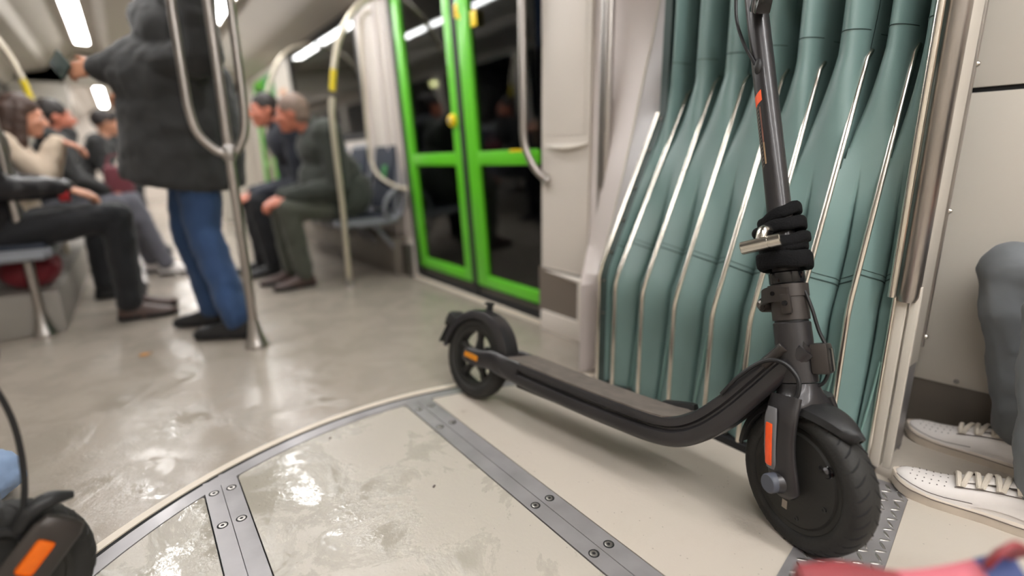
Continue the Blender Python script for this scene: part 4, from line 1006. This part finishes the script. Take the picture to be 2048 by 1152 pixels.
# =================================================================== PEOPLE
def nrm(v): v = Vector(v); return v.normalized()
def hand_mb(b, wrist, d, pn, s, curl=.6, side=1):
    """palm + four fingers + thumb. d: from wrist to knuckles, pn: palm facing, side: thumb side sign"""
    d = nrm(d); pn = nrm(pn); pn = (pn-d*pn.dot(d)).normalized(); l = d.cross(pn)*side; wrist = Vector(wrist)
    for k in range(4):
        o_ = (k-1.5)*.019*s
        b.cap(wrist+d*.012*s-l*o_*.5, wrist+d*.085*s-l*o_, .014*s, .0115*s, 8)
        L_ = (.036, .042, .039, .030)[k]*s; p = wrist+d*.088*s-l*o_; a = curl*.5; r_ = .0095*s
        for j, f_ in enumerate((1, .68, .55)):
            dirv = d*math.cos(a)+pn*math.sin(a); q = p+dirv*L_*f_; b.cap(p, q, r_*(1-.08*j), r_*(.92-.08*j), 8); p = q; a += curl*.75
    p = wrist+d*.022*s+l*.024*s
    for j, (ff, aa) in enumerate(((.038, .75), (.032, .45), (.026, .25))):
        q = p+(d*math.cos(aa)+l*math.sin(aa)*.9+pn*.35*curl).normalized()*ff*s; b.cap(p, q, (.0135-.0015*j)*s, (.0125-.0015*j)*s, 8); p = q
def head_mb(b, c, f, u_, s):
    f = nrm(f); u_ = nrm(Vector(u_)-f*Vector(u_).dot(f)); l = u_.cross(f); R = Matrix((l, f, u_)).transposed(); c = Vector(c)
    P_ = lambda x, y, z: c+(l*x+f*y+u_*z)*s
    E_ = lambda x, y, z, a, d, e: b.ell(P_(x, y, z), a*s, d*s, e*s, R, 14)
    E_(0, -.012, .022, .077, .096, .098); E_(0, .020, -.03, .064, .074, .075); E_(0, .048, -.080, .042, .042, .036)
    E_(0, .078, .030, .052, .016, .013); E_(.036, .066, -.022, .026, .022, .022); E_(-.036, .066, -.022, .026, .022, .022)
    b.cap(P_(0, .090, .012), P_(0, .112, -.026), .009*s, .0155*s, 8); E_(.011, .098, -.030, .009, .010, .008); E_(-.011, .098, -.030, .009, .010, .008)
    E_(0, .088, -.058, .025, .011, .007); E_(0, .086, -.070, .022, .011, .007); E_(0, .076, -.098, .020, .016, .014)
    for sx in (-1, 1):
        E_(sx*.078, -.008, -.004, .009, .020, .032); E_(sx*.030, .072, .004, .017, .013, .010)
    return P_, R, l, f, u_
def eyes(Pf, R, s, par):
    for sx in (-1, 1):
        b = MB(); b.ell(Pf(sx*.030, .080, .006), .0125*s, .009*s, .0075*s, R, 10); e_ = b.build('eye', 'eye', par)
        b = MB(); b.ell(Pf(sx*.030, .0865, .006), .0052*s, .004*s, .0055*s, R, 8); b.build('iris', 'iris', e_)
def person(label, J, s, f, skin, top, legs, shoe, hair=None, head_f=None, torso_r=(.17, .12), hairstyle='short', coat_hem=None, bulk=1.0, curl=.6, group=None, hands=True, voxel=.009, belly=0.0, lat=1.0, shoe_fn=None, palm=((0, 0, -1), (0, 0, -1)), leg_r=1.0):
    """J: world joints. one continuous body mesh; clothes, shoes, hair are children"""
    J = {k: Vector(v) for k, v in J.items()}
    f = nrm(f); U = Vector((0, 0, 1))
    T = thing('person', label, 'person', (J['pelvis'].x, J['pelvis'].y, 0), group)
    O = Vector(T.location); 
    for k in J: J[k] = J[k]-O
    spine = nrm(J['chest']-J['pelvis']); side = nrm(J['shr']-J['shl']); fr = nrm(spine.cross(side)); 
    if fr.dot(f) < 0: fr = -fr
    Rm = Matrix((side, fr, spine)).transposed()
    b = MB()
    hf = head_f or f
    Pf, R, l_, f_, u_ = head_mb(b, J['head'], hf, (U*.9+spine*.3), s)
    b.cap(J['chest']+spine*.10*s, J['head']-u_*.05*s-f_*.02*s, .058*s, .052*s)
    b.ell(J['chest'], .165*s, .10*s, .15*s, Rm); b.ell((J['chest']+J['pelvis'])/2, .14*s, .10*s, .17*s, Rm); b.ell(J['pelvis'], .165*s, .115*s, .12*s, Rm)
    for q in ('l', 'r'):
        b.cap(J['chest']+spine*.07*s, J['sh'+q], .07*s, .055*s); b.cap(J['sh'+q], J['el'+q], .050*s, .038*s); b.cap(J['el'+q], J['wr'+q], .038*s, .026*s)
        b.cap(J['pelvis'], J['hi'+q], .10*s, .085*s); b.cap(J['hi'+q], J['kn'+q], .082*s, .055*s); b.cap(J['kn'+q], J['an'+q], .055*s, .032*s); (b.cap(J['an'+q]+Vector((0, 0, -.02*s)), J['an'+q].lerp(J['to'+q], .6)+Vector((0, 0, .004)), .026*s, .016*s) if not shoe_fn else None)
        if hands:
            d_ = nrm(J['ha'+q]-J['wr'+q]); hand_mb(b, J['wr'+q], d_, palm[0 if q == 'l' else 1], s, curl, 1 if q == 'l' else -1)
    remesh(b, 'body', skin, T, min(voxel, .007), 2)
    eyes(Pf, R, s, T)
    # top / coat
    k = 1.0*bulk
    b = MB()
    b.ell(J['chest'], .190*s*k*lat, .135*s*k, .17*s, Rm); b.ell((J['chest']*.5+J['pelvis']*.5)+fr*belly*.5, .175*s*k*lat, (.135+belly)*s*k, .20*s, Rm); b.ell(J['pelvis']+spine*.03*s, .185*s*k*lat, (.14+belly*.6)*s*k, .15*s, Rm)
    b.cap(J['chest']+spine*.11*s, J['chest']+spine*.165*s, .078*s, .066*s)
    if coat_hem is not None:
        hc = Vector(coat_hem)-O
        sec0 = []; 
        for a_, w_, d_ in ((-.9, .10, .09), (-.6, .165, .125+belly*.7), (0, .175, .135+belly), (.5, .182, .140+belly), (.9, .188, .145+belly), (1, .180, .140+belly)):
            c_ = (J['pelvis']+spine*.08*s).lerp(hc, a_); sec0.append([c_+side*math.cos(t_)*w_*s*k*lat+fr*math.sin(t_)*d_*s*k for t_ in [2*PI*i/24 for i in range(24)]])
        b.loft(sec0)
    for q in ('l', 'r'):
        b.cap(J['chest']+spine*.08*s, J['sh'+q], .085*s*k, .080*s*k); b.cap(J['sh'+q], J['el'+q], .078*s*k, .062*s*k); b.cap(J['el'+q], J['wr'+q].lerp(J['el'+q], .06), .062*s*k, .047*s*k)
    remesh(b, 'coat' if coat_hem is not None else 'top', top, T, voxel, 3, (.028*s, .10))
    # trousers
    b = MB(); b.ell(J['pelvis'], .16*s, .115*s, .11*s, Rm)
    for q in ('l', 'r'):
        b.cap(J['pelvis'], J['hi'+q], .10*s, .095*s*leg_r); b.cap(J['hi'+q], J['kn'+q], .098*s*leg_r, .075*s*leg_r); b.cap(J['kn'+q], J['an'+q]+(J['kn'+q]-J['an'+q])*.05, .075*s*leg_r, .062*s*leg_r)
    remesh(b, 'trousers', legs, T, voxel, 3, (.022*s, .08))
    # shoes
    for q in ('l', 'r'):
        a = J['an'+q]; t_ = J['to'+q]; d_ = Vector((t_.x-a.x, t_.y-a.y, 0)).normalized(); 
        if shoe_fn: shoe_fn(T, Vector((t_.x, t_.y, 0)), d_, s); continue
        sv = Vector((-d_.y, d_.x, 0)); base = Vector((a.x, a.y, a.z-.075*s))-d_*.05*s
        b = MB(); secs_ = []
        for (x_, w_, h_) in ((-.012, .014, .05), (0, .030, .085), (.04, .036, .098), (.09, .036, .092), (.13, .040, .074), (.18, .046, .056), (.225, .045, .046), (.255, .034, .036), (.268, .012, .022)):
            secs_.append([base+d_*x_*s+sv*math.copysign(abs(math.cos(t2))**.7, math.cos(t2))*w_*s+U*(max(0, math.sin(t2))**.8*h_*s) for t2 in [2*PI*i/18 for i in range(18)]])
        b.loft(secs_); sh = b.build('shoe', shoe, T, 60)
        b = MB(); ol = [base+d_*x_*s+sv*w_*s for x_, w_ in ((-.016, .016), (0, .034), (.05, .038), (.1, .036), (.15, .043), (.2, .049), (.245, .042), (.272, .014))]
        ol += [base+d_*x_*s-sv*w_*s for x_, w_ in ((.272, .014), (.245, .042), (.2, .049), (.15, .043), (.1, .036), (.05, .038), (0, .034), (-.016, .016))]
        b.prism(ol, (0, 0, .022*s)); b.build('sole', 'gap', sh, 30)
    if hair:
        b = MB(); P_ = Pf
        b.ell(P_(0, -.022, .040), .086*s, .100*s, .094*s, R)
        if hairstyle == 'long':
            for sx in (-1, 1): b.cap(P_(sx*.070, -.02, .03), P_(sx*.085, -.01, -.16), .034*s, .040*s); b.cap(P_(sx*.05, -.07, .02), P_(sx*.06, -.08, -.20), .05*s, .045*s)
        elif hairstyle == 'cap':
            b.cap(P_(0, .06, .07), P_(0, .13, .05), .055*s, .03*s)
        else:
            b.ell(P_(0, -.05, -.01), .074*s, .066*s, .075*s, R)
        o_ = remesh(b, 'cap' if hairstyle == 'cap' else 'hair', hair, T, .008, 2, (.012, .03))
    return T

# ---- standing man
mp, mn = (.185, 2.748, 0), (.59, .807, 0)
W = lambda px, py, dd=0: at_pl(px, py, Vector(mp)-Vector(mn)*dd, mn)
fM = Vector((-.807, .59, 0)); sM = Vector((.59, .807, 0))
J = dict(pelvis=W(366, 255), chest=W(352, 60), shr=W(374, -30, .15), shl=W(338, -30, -.19), elr=W(405, 116, .15), wrr=W(190, 138, .13), har=W(140, 140, .13),
         ell=W(380, 130, -.21), wrl=W(270, 170, -.16), hal=W(225, 190, -.14), hir=W(390, 305, .045), hil=W(378, 300, -.07), knr=W(408, 465, .06), knl=W(376, 455, -.08),
         anr=W(462, 618, .08), anl=W(420, 600, -.10))
J['head'] = J['chest']+Vector((0, 0, .30))+fM*.02
J['anr'] = at_z(478, 642, .08); J['anl'] = at_z(430, 620, .08)
J['tor'] = J['anr']+fM*.15+Vector((.0, 0, -.05)); J['tol'] = J['anl']+fM*.15+Vector((0, 0, -.05))
hem = W(372, 360)
person('standing man in a charcoal coat and blue jeans behind the branched pole', J, .93, fM, 'skin3', 'coat', 'jeans', 'shoeb', 'haird', torso_r=(.2, .16), coat_hem=hem, bulk=1.30, lat=.90, belly=.055, curl=.9, palm=((0, 0, -1), (.3, .8, -.2)), leg_r=1.08)
o = MB().box((0, 0, 0), (.07, .012, .13), bev=.006)
ph = o.build('phone', 'phone', None); ph.location = J['har']+fM*.035+Vector((0, 0, .02)); ph.rotation_euler = (.5, .9, math.atan2(fM.y, fM.x)); tag(ph, 'dark flat phone held out by the standing man', 'phone')

# ---- seated right, near
Y = lambda px, py, y: at_y(px, py, y)
fR = Vector((-1, 0.03, 0))
def seated_side(label, y, d, px_head, px_sh, px_el, px_wr, px_kn, foot_z, s, **k):
    """passenger on a bench along the side wall; d=+1 faces +x (left bench), -1 faces -x"""
    hipx = (1.14 if d < 0 else -.53)
    f_ = Vector((d, 0, 0)); g = -d
    lat = lambda p, q: Vector(p)+Vector((0, q, 0))
    hd = Y(*px_head, y); sh = Y(*px_sh, y); el = Y(*px_el, y-.12); wr = Y(*px_wr, y-.08); kn = Y(*px_kn, y-.07)
    pel = Vector((hipx, y, .50)); ch = Vector((sh.x, y, sh.z-.09))
    S_ = -d   # right shoulder offset in y: facing -x -> right hand is +y
    rq, lq = ('r', 'l')
    near, far = ('l', 'r') if d < 0 else ('r', 'l')
    J = dict(pelvis=pel, chest=ch, head=hd)
    for q, sg in ((near, -1), (far, 1)):
        J['sh'+q] = lat((sh.x, y, sh.z), sg*.17*s); J['el'+q] = Vector((el.x, y+sg*.20*s, el.z)); J['wr'+q] = Vector((wr.x, y+sg*.10*s, wr.z)); J['ha'+q] = J['wr'+q]+Vector((d*.08, -sg*.03, -.03))
        J['hi'+q] = lat((hipx+d*.03, y, .47), sg*.085*s); J['kn'+q] = Vector((kn.x, y+sg*.10, kn.z)); J['an'+q] = Vector((kn.x-d*foot_z*(1.0 if sg < 0 else .4), y+sg*.10, .075)); J['to'+q] = J['an'+q]+Vector((d*.15, -.01, -.045))
    return person(label, J, s, f_, **k)
seated_side('seated man in green black coat and olive trousers nearest the door', 3.40, -1, (583, 228), (640, 268), (672, 372), (575, 396), (573, 418), .06, .90, skin='skin2', top='coatg', legs='trgreen', shoe='shoebr', hair='hairg', head_f=(-.9, .35, -.15), coat_hem=(1.12, 3.40, .47), bulk=1.22, belly=.05)
seated_side('seated man in navy coat beside the man in olive trousers', 3.92, -1, (528, 222), (572, 262), (600, 370), (512, 388), (512, 405), .06, .90, skin='skin2', top='navy', legs='trblack', shoe='shoeb', hair='haird', head_f=(-.9, -.1, -.1), coat_hem=(1.10, 3.92, .47), bulk=1.1)
# ---- seated left
tA = seated_side('person in black leather jacket and black trousers at the left edge', 3.24, 1, (-80, 130), (-70, 250), (-10, 375), (128, 378), (235, 432), .02, .90, skin='skin3', top='leather', legs='trblack', shoe='shoebr', hair='haird', head_f=(1, .1, -.1), bulk=1.05)
b = MB(); b.lathe([(.038, -.02), (.043, -.018), (.043, .018), (.038, .02)], n=18, closed=True); cu = b.build('cuff', 'red_cuff', tA)
pw = Y(128, 385, 3.24-.08); cu.location = Vector((pw.x, 3.15, pw.z))-Vector(tA.location); cu.rotation_euler = (0, PI/2, 0)
seated_side('woman with long brown hair in a beige sweater on the left', 3.86, 1, (45, 232), (10, 292), (85, 350), (112, 280), (190, 430), .02, .88, skin='skin', top='beige', legs='trblack', shoe='shoeb', hair='hairb', hairstyle='long', head_f=(1, .15, -.2), bulk=1.0)
seated_side('dark haired passenger in dark top and grey trousers on the left', 4.42, 1, (110, 235), (105, 280), (150, 360), (215, 380), (262, 402), -.14, .88, skin='skin2', top='coat', legs='trgrey', shoe='shoew', hair='haird', head_f=(1, .2, 0), bulk=1.0)
seated_side('far passenger in black clothes and a black cap on the left', 5.6, 1, (212, 248), (195, 285), (215, 340), (245, 350), (270, 375), .0, .88, skin='skin3', top='coat', legs='trblack', shoe='shoeb', hair='haird', hairstyle='cap', head_f=(1, .2, 0), bulk=1.0)

p = at_y(238, 362, 4.36)
b = MB(); b.box((0, 0, 0), (.16, .12, .20), bev=.04); b.tube(cr([(-.05, 0, .09), (-.03, 0, .16), (.03, 0, .16), (.05, 0, .09)], 5), .010, 8)
o = remesh(b, 'handbag', 'burg', None, .009, 2, (.015, .06)); o.location = p; tag(o, 'burgundy handbag on the lap of the passenger in grey trousers', 'bag')
# ---- legs at the right edge: white sneakers, grey jeans
def sneaker(T, toe, d_, s):
    """toe = joint at the toe (local to the person); white low sneaker with laces"""
    L_ = .285*s; sv = Vector((-d_.y, d_.x, 0)); U = Vector((0, 0, 1)); base = Vector((toe.x, toe.y, 0))+d_*.035*s-d_*L_
    secd = [(-.004, .016, .062, .0), (.008, .032, .088, 0), (.04, .040, .098, 0), (.08, .041, .092, 0), (.115, .042, .086, 0), (.15, .046, .076, 0), (.185, .050, .064, .0), (.215, .051, .056, .001), (.245, .047, .052, .003), (.268, .036, .046, .006), (.281, .020, .038, .009), (.286, .006, .030, .012)]
    def top(x, ang, off=0.0):
        w_ = np.interp(x, [c[0] for c in secd], [c[1] for c in secd]); h_ = np.interp(x, [c[0] for c in secd], [c[2] for c in secd]); z_ = np.interp(x, [c[0] for c in secd], [c[3] for c in secd])
        return base+d_*x*s+sv*math.copysign(abs(math.cos(ang))**.75, math.cos(ang))*(w_+off)*s+U*((z_+.016+max(0, math.sin(ang))**.9*(h_-.016+off))*s)
    b = MB(); secs_ = []
    for x in np.linspace(-.004, .286, 30):
        secs_.append([top(x, PI*i/20) for i in range(21)])
    b.loft(secs_); up_ = b.build('shoe', 'shoew', T, 60); up_['label'] = 'white leather sneaker'
    # sole with toe spring
    b = MB(); secs_ = []
    for x in np.linspace(-.008, .290, 26):
        w_ = np.interp(x, [-.008, .0, .02, .06, .11, .16, .205, .245, .27, .284, .290], [.014, .030, .041, .045, .044, .050, .0545, .051, .040, .024, .008]); z_ = np.interp(x, [0, .2, .25, .29], [0, 0, .004, .014])
        c_ = base+d_*x*s
        secs_.append([c_+sv*w_*s+U*z_*s, c_+sv*(w_+.0012)*s+U*(z_+.010)*s, c_+sv*(w_+.001)*s+U*(z_+.026)*s, c_+sv*(w_-.004)*s+U*(z_+.031)*s, c_-sv*(w_-.004)*s+U*(z_+.031)*s, c_-sv*(w_+.001)*s+U*(z_+.026)*s, c_-sv*(w_+.0012)*s+U*(z_+.010)*s, c_-sv*w_*s+U*z_*s])
    b.loft(secs_); b.build('sole', 'shoesole', up_, 30)
    b = MB(); 
    for sg in (1, -1):
        b.tube([base+d_*x*s+sv*sg*(np.interp(x, [0, .02, .06, .11, .16, .205, .245, .27, .284], [.031, .0425, .0465, .0455, .0515, .056, .0525, .0415, .025]))*s+U*(.024+np.interp(x, [0, .2, .25, .29], [0, 0, .004, .014]))*s for x in np.linspace(0, .284, 30)], .0010*s, 5)
    b.build('sole_stitch', 'hole', up_)
    # overlays: mudguard around the toe, eyestay, side swoop
    b = MB(); b.grid(lambda u_, v_: top(.288-.135*abs(2*u_-1)**1.6 if True else 0, (.02+.60*v_) if u_ < .5 else PI-(.02+.60*v_), .0016), 40, 6)
    b = MB()
    for sg in (0, 1):
        b.grid(lambda u_, v_: top(.135+.148*u_, (lambda a: a if sg == 0 else PI-a)(.03+(.34+.42*u_**3)*v_), .0020), 24, 6)
        b.grid(lambda u_, v_: top(.055+.115*u_, (lambda a: a if sg == 0 else PI-a)(.98+.26*v_), .0024), 16, 4)
        b.grid(lambda u_, v_: top(.02+.125*u_, (lambda a: a if sg == 0 else PI-a)(.20+.12*math.sin(PI*u_*.9)+(.34*(1-u_)**.8)*v_), .0026), 18, 4)
        b.grid(lambda u_, v_: top(-.002+.05*u_, (lambda a: a if sg == 0 else PI-a)(.05+.9*v_), .0022), 8, 6)
    b.build('overlay', 'shoew', up_, 60)
    b = MB()
    for sg in (0, 1):
        b.tube([top(.135+.148*u_, (lambda a: a if sg == 0 else PI-a)(.03+(.34+.42*u_**3)), .0022) for u_ in np.linspace(0, .98, 24)], .0009*s, 5)
        b.tube([top(x, (lambda a: a if sg == 0 else PI-a)(.98), .0026) for x in np.linspace(.055, .17, 12)], .0009*s, 5)
    b.build('edge_line', 'hole', up_)
    b = MB()
    for r_, (a0, nn) in enumerate(((1.0, 5), (1.28, 6), (1.57, 6), (1.86, 6), (2.14, 5))):
        for k in range(nn):
            x = .185+.0135*k+.004*abs(a0-1.57); p = top(x, a0, .0004); q = top(x, a0, .003)
            b.lathe([(0, .0008), (.0013*s, .0006), (.0016*s, 0)], n=6, o=p, axis=(q-p))
    b.build('perforations', 'hole', up_)['kind'] = 'stuff'
    # tongue and laces
    b = MB(); b.grid(lambda u_, v_: top(.05+.115*u_, 1.25+.64*v_, .004+.010*(1-u_)), 10, 8); b.build('tongue', 'shoew', up_)
    for k in range(7):
        x = .168-.0165*k; e_ = -1 if k % 2 else 1
        pts = [top(x+e_*.006*(2*v_-1)*1.0, 1.02+1.10*v_, .004+.008*math.sin(PI*v_)+.004*(k/6)) for v_ in np.linspace(0, 1, 9)]
        b = MB(); b.tube(pts, .0038*s, sec=[(1, .0), (.8, .9), (0, 1.5), (-.8, .9), (-1, 0), (-.8, -.9), (0, -1.5), (.8, -.9)], up=(0, 0, 1)); b.build('lace', 'lace', up_)
    return up_
fP = Vector((0.02, 1, 0)).normalized()
J = dict(pelvis=(1.52, -.26, .46), chest=(1.52, -.34, .83), head=(1.52, -.30, 1.12), shr=(1.69, -.34, .93), shl=(1.34, -.34, .93), elr=(1.70, -.22, .68), ell=(1.30, -.20, .68), wrr=(1.62, -.02, .60), wrl=(1.38, -.0, .60), har=(1.60, .06, .57), hal=(1.40, .08, .57),
         hir=(1.60, -.22, .44), hil=(1.44, -.22, .44), knr=at_x(2028, 545, 1.62), knl=(1.415, .12, .44), anr=(1.635, .165, .10), anl=(1.375, .085, .10), tor=(1.632, .352, .03), tol=(1.345, .292, .03))
person('seated person in grey jeans and white sneakers at the right edge', J, .92, fP, 'skin', 'coat', 'jeansg', 'shoew', 'haird', shoe_fn=sneaker, leg_r=1.0, curl=.5)
bpy.data.objects['trim_6']
b = MB(); b.box((1.50, -.32, .34), (.46, .42, .06), bev=.02); st = b.build('bench', 'seatgrey'); tag(st, 'grey bench under the person in grey jeans, outside the picture', 'seat')
b = MB(); b.box((1.56, -.36, .155), (.34, .30, .31), bev=.01); b.build('bench_base', 'plinth', st)

# =================================================================== SECOND SCOOTER (lower left corner)
wc = at_z(-22, 1172, .13); vd = Vector((wc.x, wc.y, 0)).normalized(); left = Vector((-vd.y, vd.x, 0)); rightv = -left
S2 = thing('electric_scooter', 'folded black scooter with orange reflector cut off at the lower left corner', 'scooter', (wc.x, wc.y, 0))
R2 = .130
ax2 = (-vd+Vector((.0, 0, .18))).normalized()
def fr2(o_): return o_
m2 = Matrix((rightv, vd, Vector((0, 0, 1)))).transposed().to_4x4()   # local x = right in view, y = away from the viewer
c2 = (0, 0, R2)
b = tyre_mb(c2, R2, .056, 64); b.xf(m2); ty = b.build('tyre', 'tyre', S2, 50)
b = tread_mb(c2, R2, .056, 34); b.xf(m2); b.build('tread', 'tyre', ty)
Rh = R2-.03
b = MB(); b.lathe([(0, -.036), (.03, -.036), (.05, -.031), (Rh-.016, -.028), (Rh-.012, -.024), (Rh, -.026), (Rh+.002, .022), (0, .03)], n=48, o=c2, axis=(0, 1, 0)); b.xf(m2); b.build('hub_motor', 'hub', S2, 30)
# fork leg pointing up to the right, with cap and reflector
A2 = np.array((-.02, -.052, R2-.03)); B2 = np.array((.098, -.062, R2+.092)); dv = (B2-A2)/np.linalg.norm(B2-A2)
sec = [(math.cos(2*PI*k/18), .36*math.sin(2*PI*k/18)) for k in range(18)]
b = MB(); b.tube([A2-dv*.14, A2, A2+dv*.08, B2-dv*.02, B2-dv*.004, B2], [.036, .036, .035, .034, .028, .014], sec=sec, up=(1, 0, -1)); b.xf(m2); lg = b.build('fork_leg', 'frame2', S2, 50)
mid = (A2*.36+B2*.64); b = MB(); rot = Matrix((Vector(dv), Vector((0, 1, 0)), Vector(dv).cross(Vector((0, 1, 0))))).transposed()
b.box(Vector(mid)+Vector((-.004, -.0125, .006)), (.052, .006, .024), rot, bev=.006); b.xf(m2); b.build('fork_reflector', 'orange2', lg)['label'] = 'orange reflector'
b = MB(); b.tube(cr([(.045, -.045, R2+.095), (.06, -.05, R2+.118), (.085, -.05, R2+.125), (.112, -.048, R2+.118)], 5), [.010, .013, .013, .006], 10); b.xf(m2); b.build('crown_latch', 'plastic', lg)
b = MB(); b.lathe([(.026, 0), (.032, .0), (.034, -.012), (.026, -.014)], n=24, o=(.015, -.036, R2+.075), axis=(0, 1, 0), closed=True); b.xf(m2); b.build('brake_drum', 'black', S2)
# fender over the wheel
b = MB(); secs = []
for k in range(17):
    a_ = math.radians(75+75*k/16); h_ = .036; rr_ = R2+.010
    pf = [(-h_, -.016), (-h_*.9, -.003), (-h_*.4, .005), (h_*.4, .005), (h_*.9, -.003), (h_, -.016), (h_*.92, -.017), (h_*.8, -.007), (0, .0), (-h_*.8, -.007), (-h_*.92, -.017)]
    secs.append([(c2[0]+math.cos(a_)*(rr_+q_), y_, c2[2]+math.sin(a_)*(rr_+q_)) for y_, q_ in pf])
b.loft(secs); b.xf(m2); b.build('front_fender', 'plastic', S2, 45)
O2 = Vector(S2.location)
cpx = [m2 @ Vector(p_) for p_ in ((-.42, 0, .14), (-.36, -.02, .30), (-.24, -.03, .46))]+[at_pl(px, py, wc-vd*.05, vd)-O2 for px, py in ((-60, 700), (-25, 755), (5, 800), (28, 850), (43, 910), (49, 970), (46, 1020), (42, 1045))]
b = MB(); b.tube(cr(cpx, 6), .0042, 8); b.build('brake_cable', 'cable', S2)
# deck and folded stem outside the picture, to the left
b = MB(); b.tube(cr([(-.06, 0, R2+.10), (-.10, 0, R2+.06), (-.16, 0, .13), (-.25, 0, .11), (-.55, 0, .11)], 5), [.035, .036, .04, .05, .05], sec=[(.7*math.cos(2*PI*k/16), 1.3*math.sin(2*PI*k/16)) for k in range(16)], up=(0, 0, 1)); b.xf(m2); b.build('deck', 'frame', S2, 50)

# =================================================================== bags and litter
pts = [at_z(1592, 1128, .30), at_z(1680, 1122, .30), at_z(1790, 1140, .30), at_z(1900, 1128, .30), at_z(2010, 1100, .31)]
bagc = sum(pts, Vector())/5
T = thing('tote_bag', 'red and pink tote bag with a blue side at the bottom edge', 'bag', (bagc.x, bagc.y, 0))
dirb = (pts[-1]-pts[0]); dirb.z = 0; dirb.normalize(); back = Vector((-dirb.y, dirb.x, 0))
if back.dot(Vector((bagc.x, bagc.y, 0))) > 0: back = -back
def bagpart(name, m, u0, u1, extra=0):
    b = MB(); secs_ = []
    for k in range(13):
        u_ = u0+(u1-u0)*k/12
        P_ = cr(pts, 10); p = Vector(P_[min(len(P_)-1, int(u_*(len(P_)-1)))])-Vector((bagc.x, bagc.y, 0))
        ed = math.sin(PI*min(1, max(0, (k+.6)/13.2)))**.25 if name == 'bag_body' else 1
        ring_ = []
        for z_, t_ in ((0, .06), (.12, .085), (.22, .075), (.28, .045), (p.z-.004, .018)):
            ring_.append(Vector((p.x, p.y, z_))-back*(.004)+back*(-.0))
        front = [Vector((p.x, p.y, z_))-back*(t_*.35*ed+extra) for z_, t_ in ((0.004, .06), (.10, .08), (.20, .06), (.27, .03), (p.z-.012, .012), (p.z, 0))]
        rear = [Vector((p.x, p.y, z_))+back*(t_*ed+extra) for z_, t_ in ((p.z, 0.012), (p.z-.012, .03), (.27, .05), (.20, .075), (.10, .085), (0.004, .06))]
        secs_.append(front+rear)
    b.loft(secs_); return b.build(name, m, T, 60)
bagpart('bag_body', 'red', 0, .50)
bagpart('bag_panel', 'pink', .50, .86)['label'] = 'pink panel'
bagpart('bag_side', 'navyb', .86, 1.0)['label'] = 'blue side'
b = MB(); pe_ = [at_z(1975, 1128, .31), at_z(1995, 1108, .325), at_z(2016, 1095, .33), at_z(2040, 1110, .32)]
b.tube([p-Vector((bagc.x, bagc.y, 0)) for p in cr(pe_, 5)], .012, sec=[(1, .3), (-1, .3), (-1, -.3), (1, -.3)]); b.build('bag_handle', 'red', T)
# pale blue cloth bundle at the left edge
p = at_z(-25, 990, .02)
b = MB(); b.ell((0, 0, .05), .075, .055, .05); b.ell((.02, .01, .075), .05, .04, .035)
o = remesh(b, 'cloth_bundle', 'blueclo', None, .008, 2, (.03, .05)); o.location = (p.x, p.y, .002); tag(o, 'pale blue cloth bundle on the floor at the left edge', 'cloth')
# dry leaf and litter specks
p = at_z(292, 711)
b = MB(); b.grid(lambda u_, v_: ((u_-.5)*.05, (v_-.5)*.03*math.sin(PI*min(1, max(0, u_*.95+.03))), .003+.004*math.sin(5*u_)*(v_-.5)+.006*abs(v_-.5)), 8, 6)
o = b.build('leaf', 'leaf'); o.location = (p.x, p.y, .001); o.rotation_euler = (0, 0, .4); tag(o, 'small dry orange leaf on the floor', 'leaf')
for (px, py) in ((868, 973), (660, 877)):
    p = at_z(px, py); b = MB(); b.ell((0, 0, .001), .006, .003, .0016, n=8); o = b.build('crumb', 'hole'); o.location = (p.x, p.y, 0); o.rotation_euler = (0, 0, .7); tag(o, 'dark crumb on the middle floor panel %s' % ('towards the right' if px > 800 else 'near its rim'), 'crumb')

# =================================================================== outside the windows
b = MB(); b.box((9, 5, -.6), (14, 40, .1)); struct(b.build('ground_outside', 'outside'), 'dark night street outside')
b = MB(); b.box((12, 8, 2), (.3, 40, 5)); struct(b.build('wall_street', 'outside'), 'dark facades across the street')
def lamp(px, py, x, r):
    p = at_x(px, py, x); t = thing('street_lamp', 'warm street lamp seen through the left door leaf', 'lamp', (p.x, p.y, -.55))
    b = MB(); b.tube([(0, 0, 0), (0, 0, p.z+.55-.05)], .04, 10); b.build('post', 'steel_dark', t)
    b = MB(); b.ell((0, 0, p.z+.55), r, r, r); b.build('globe', 'lamp', t)
lamp(868, 168, 6.0, .06)
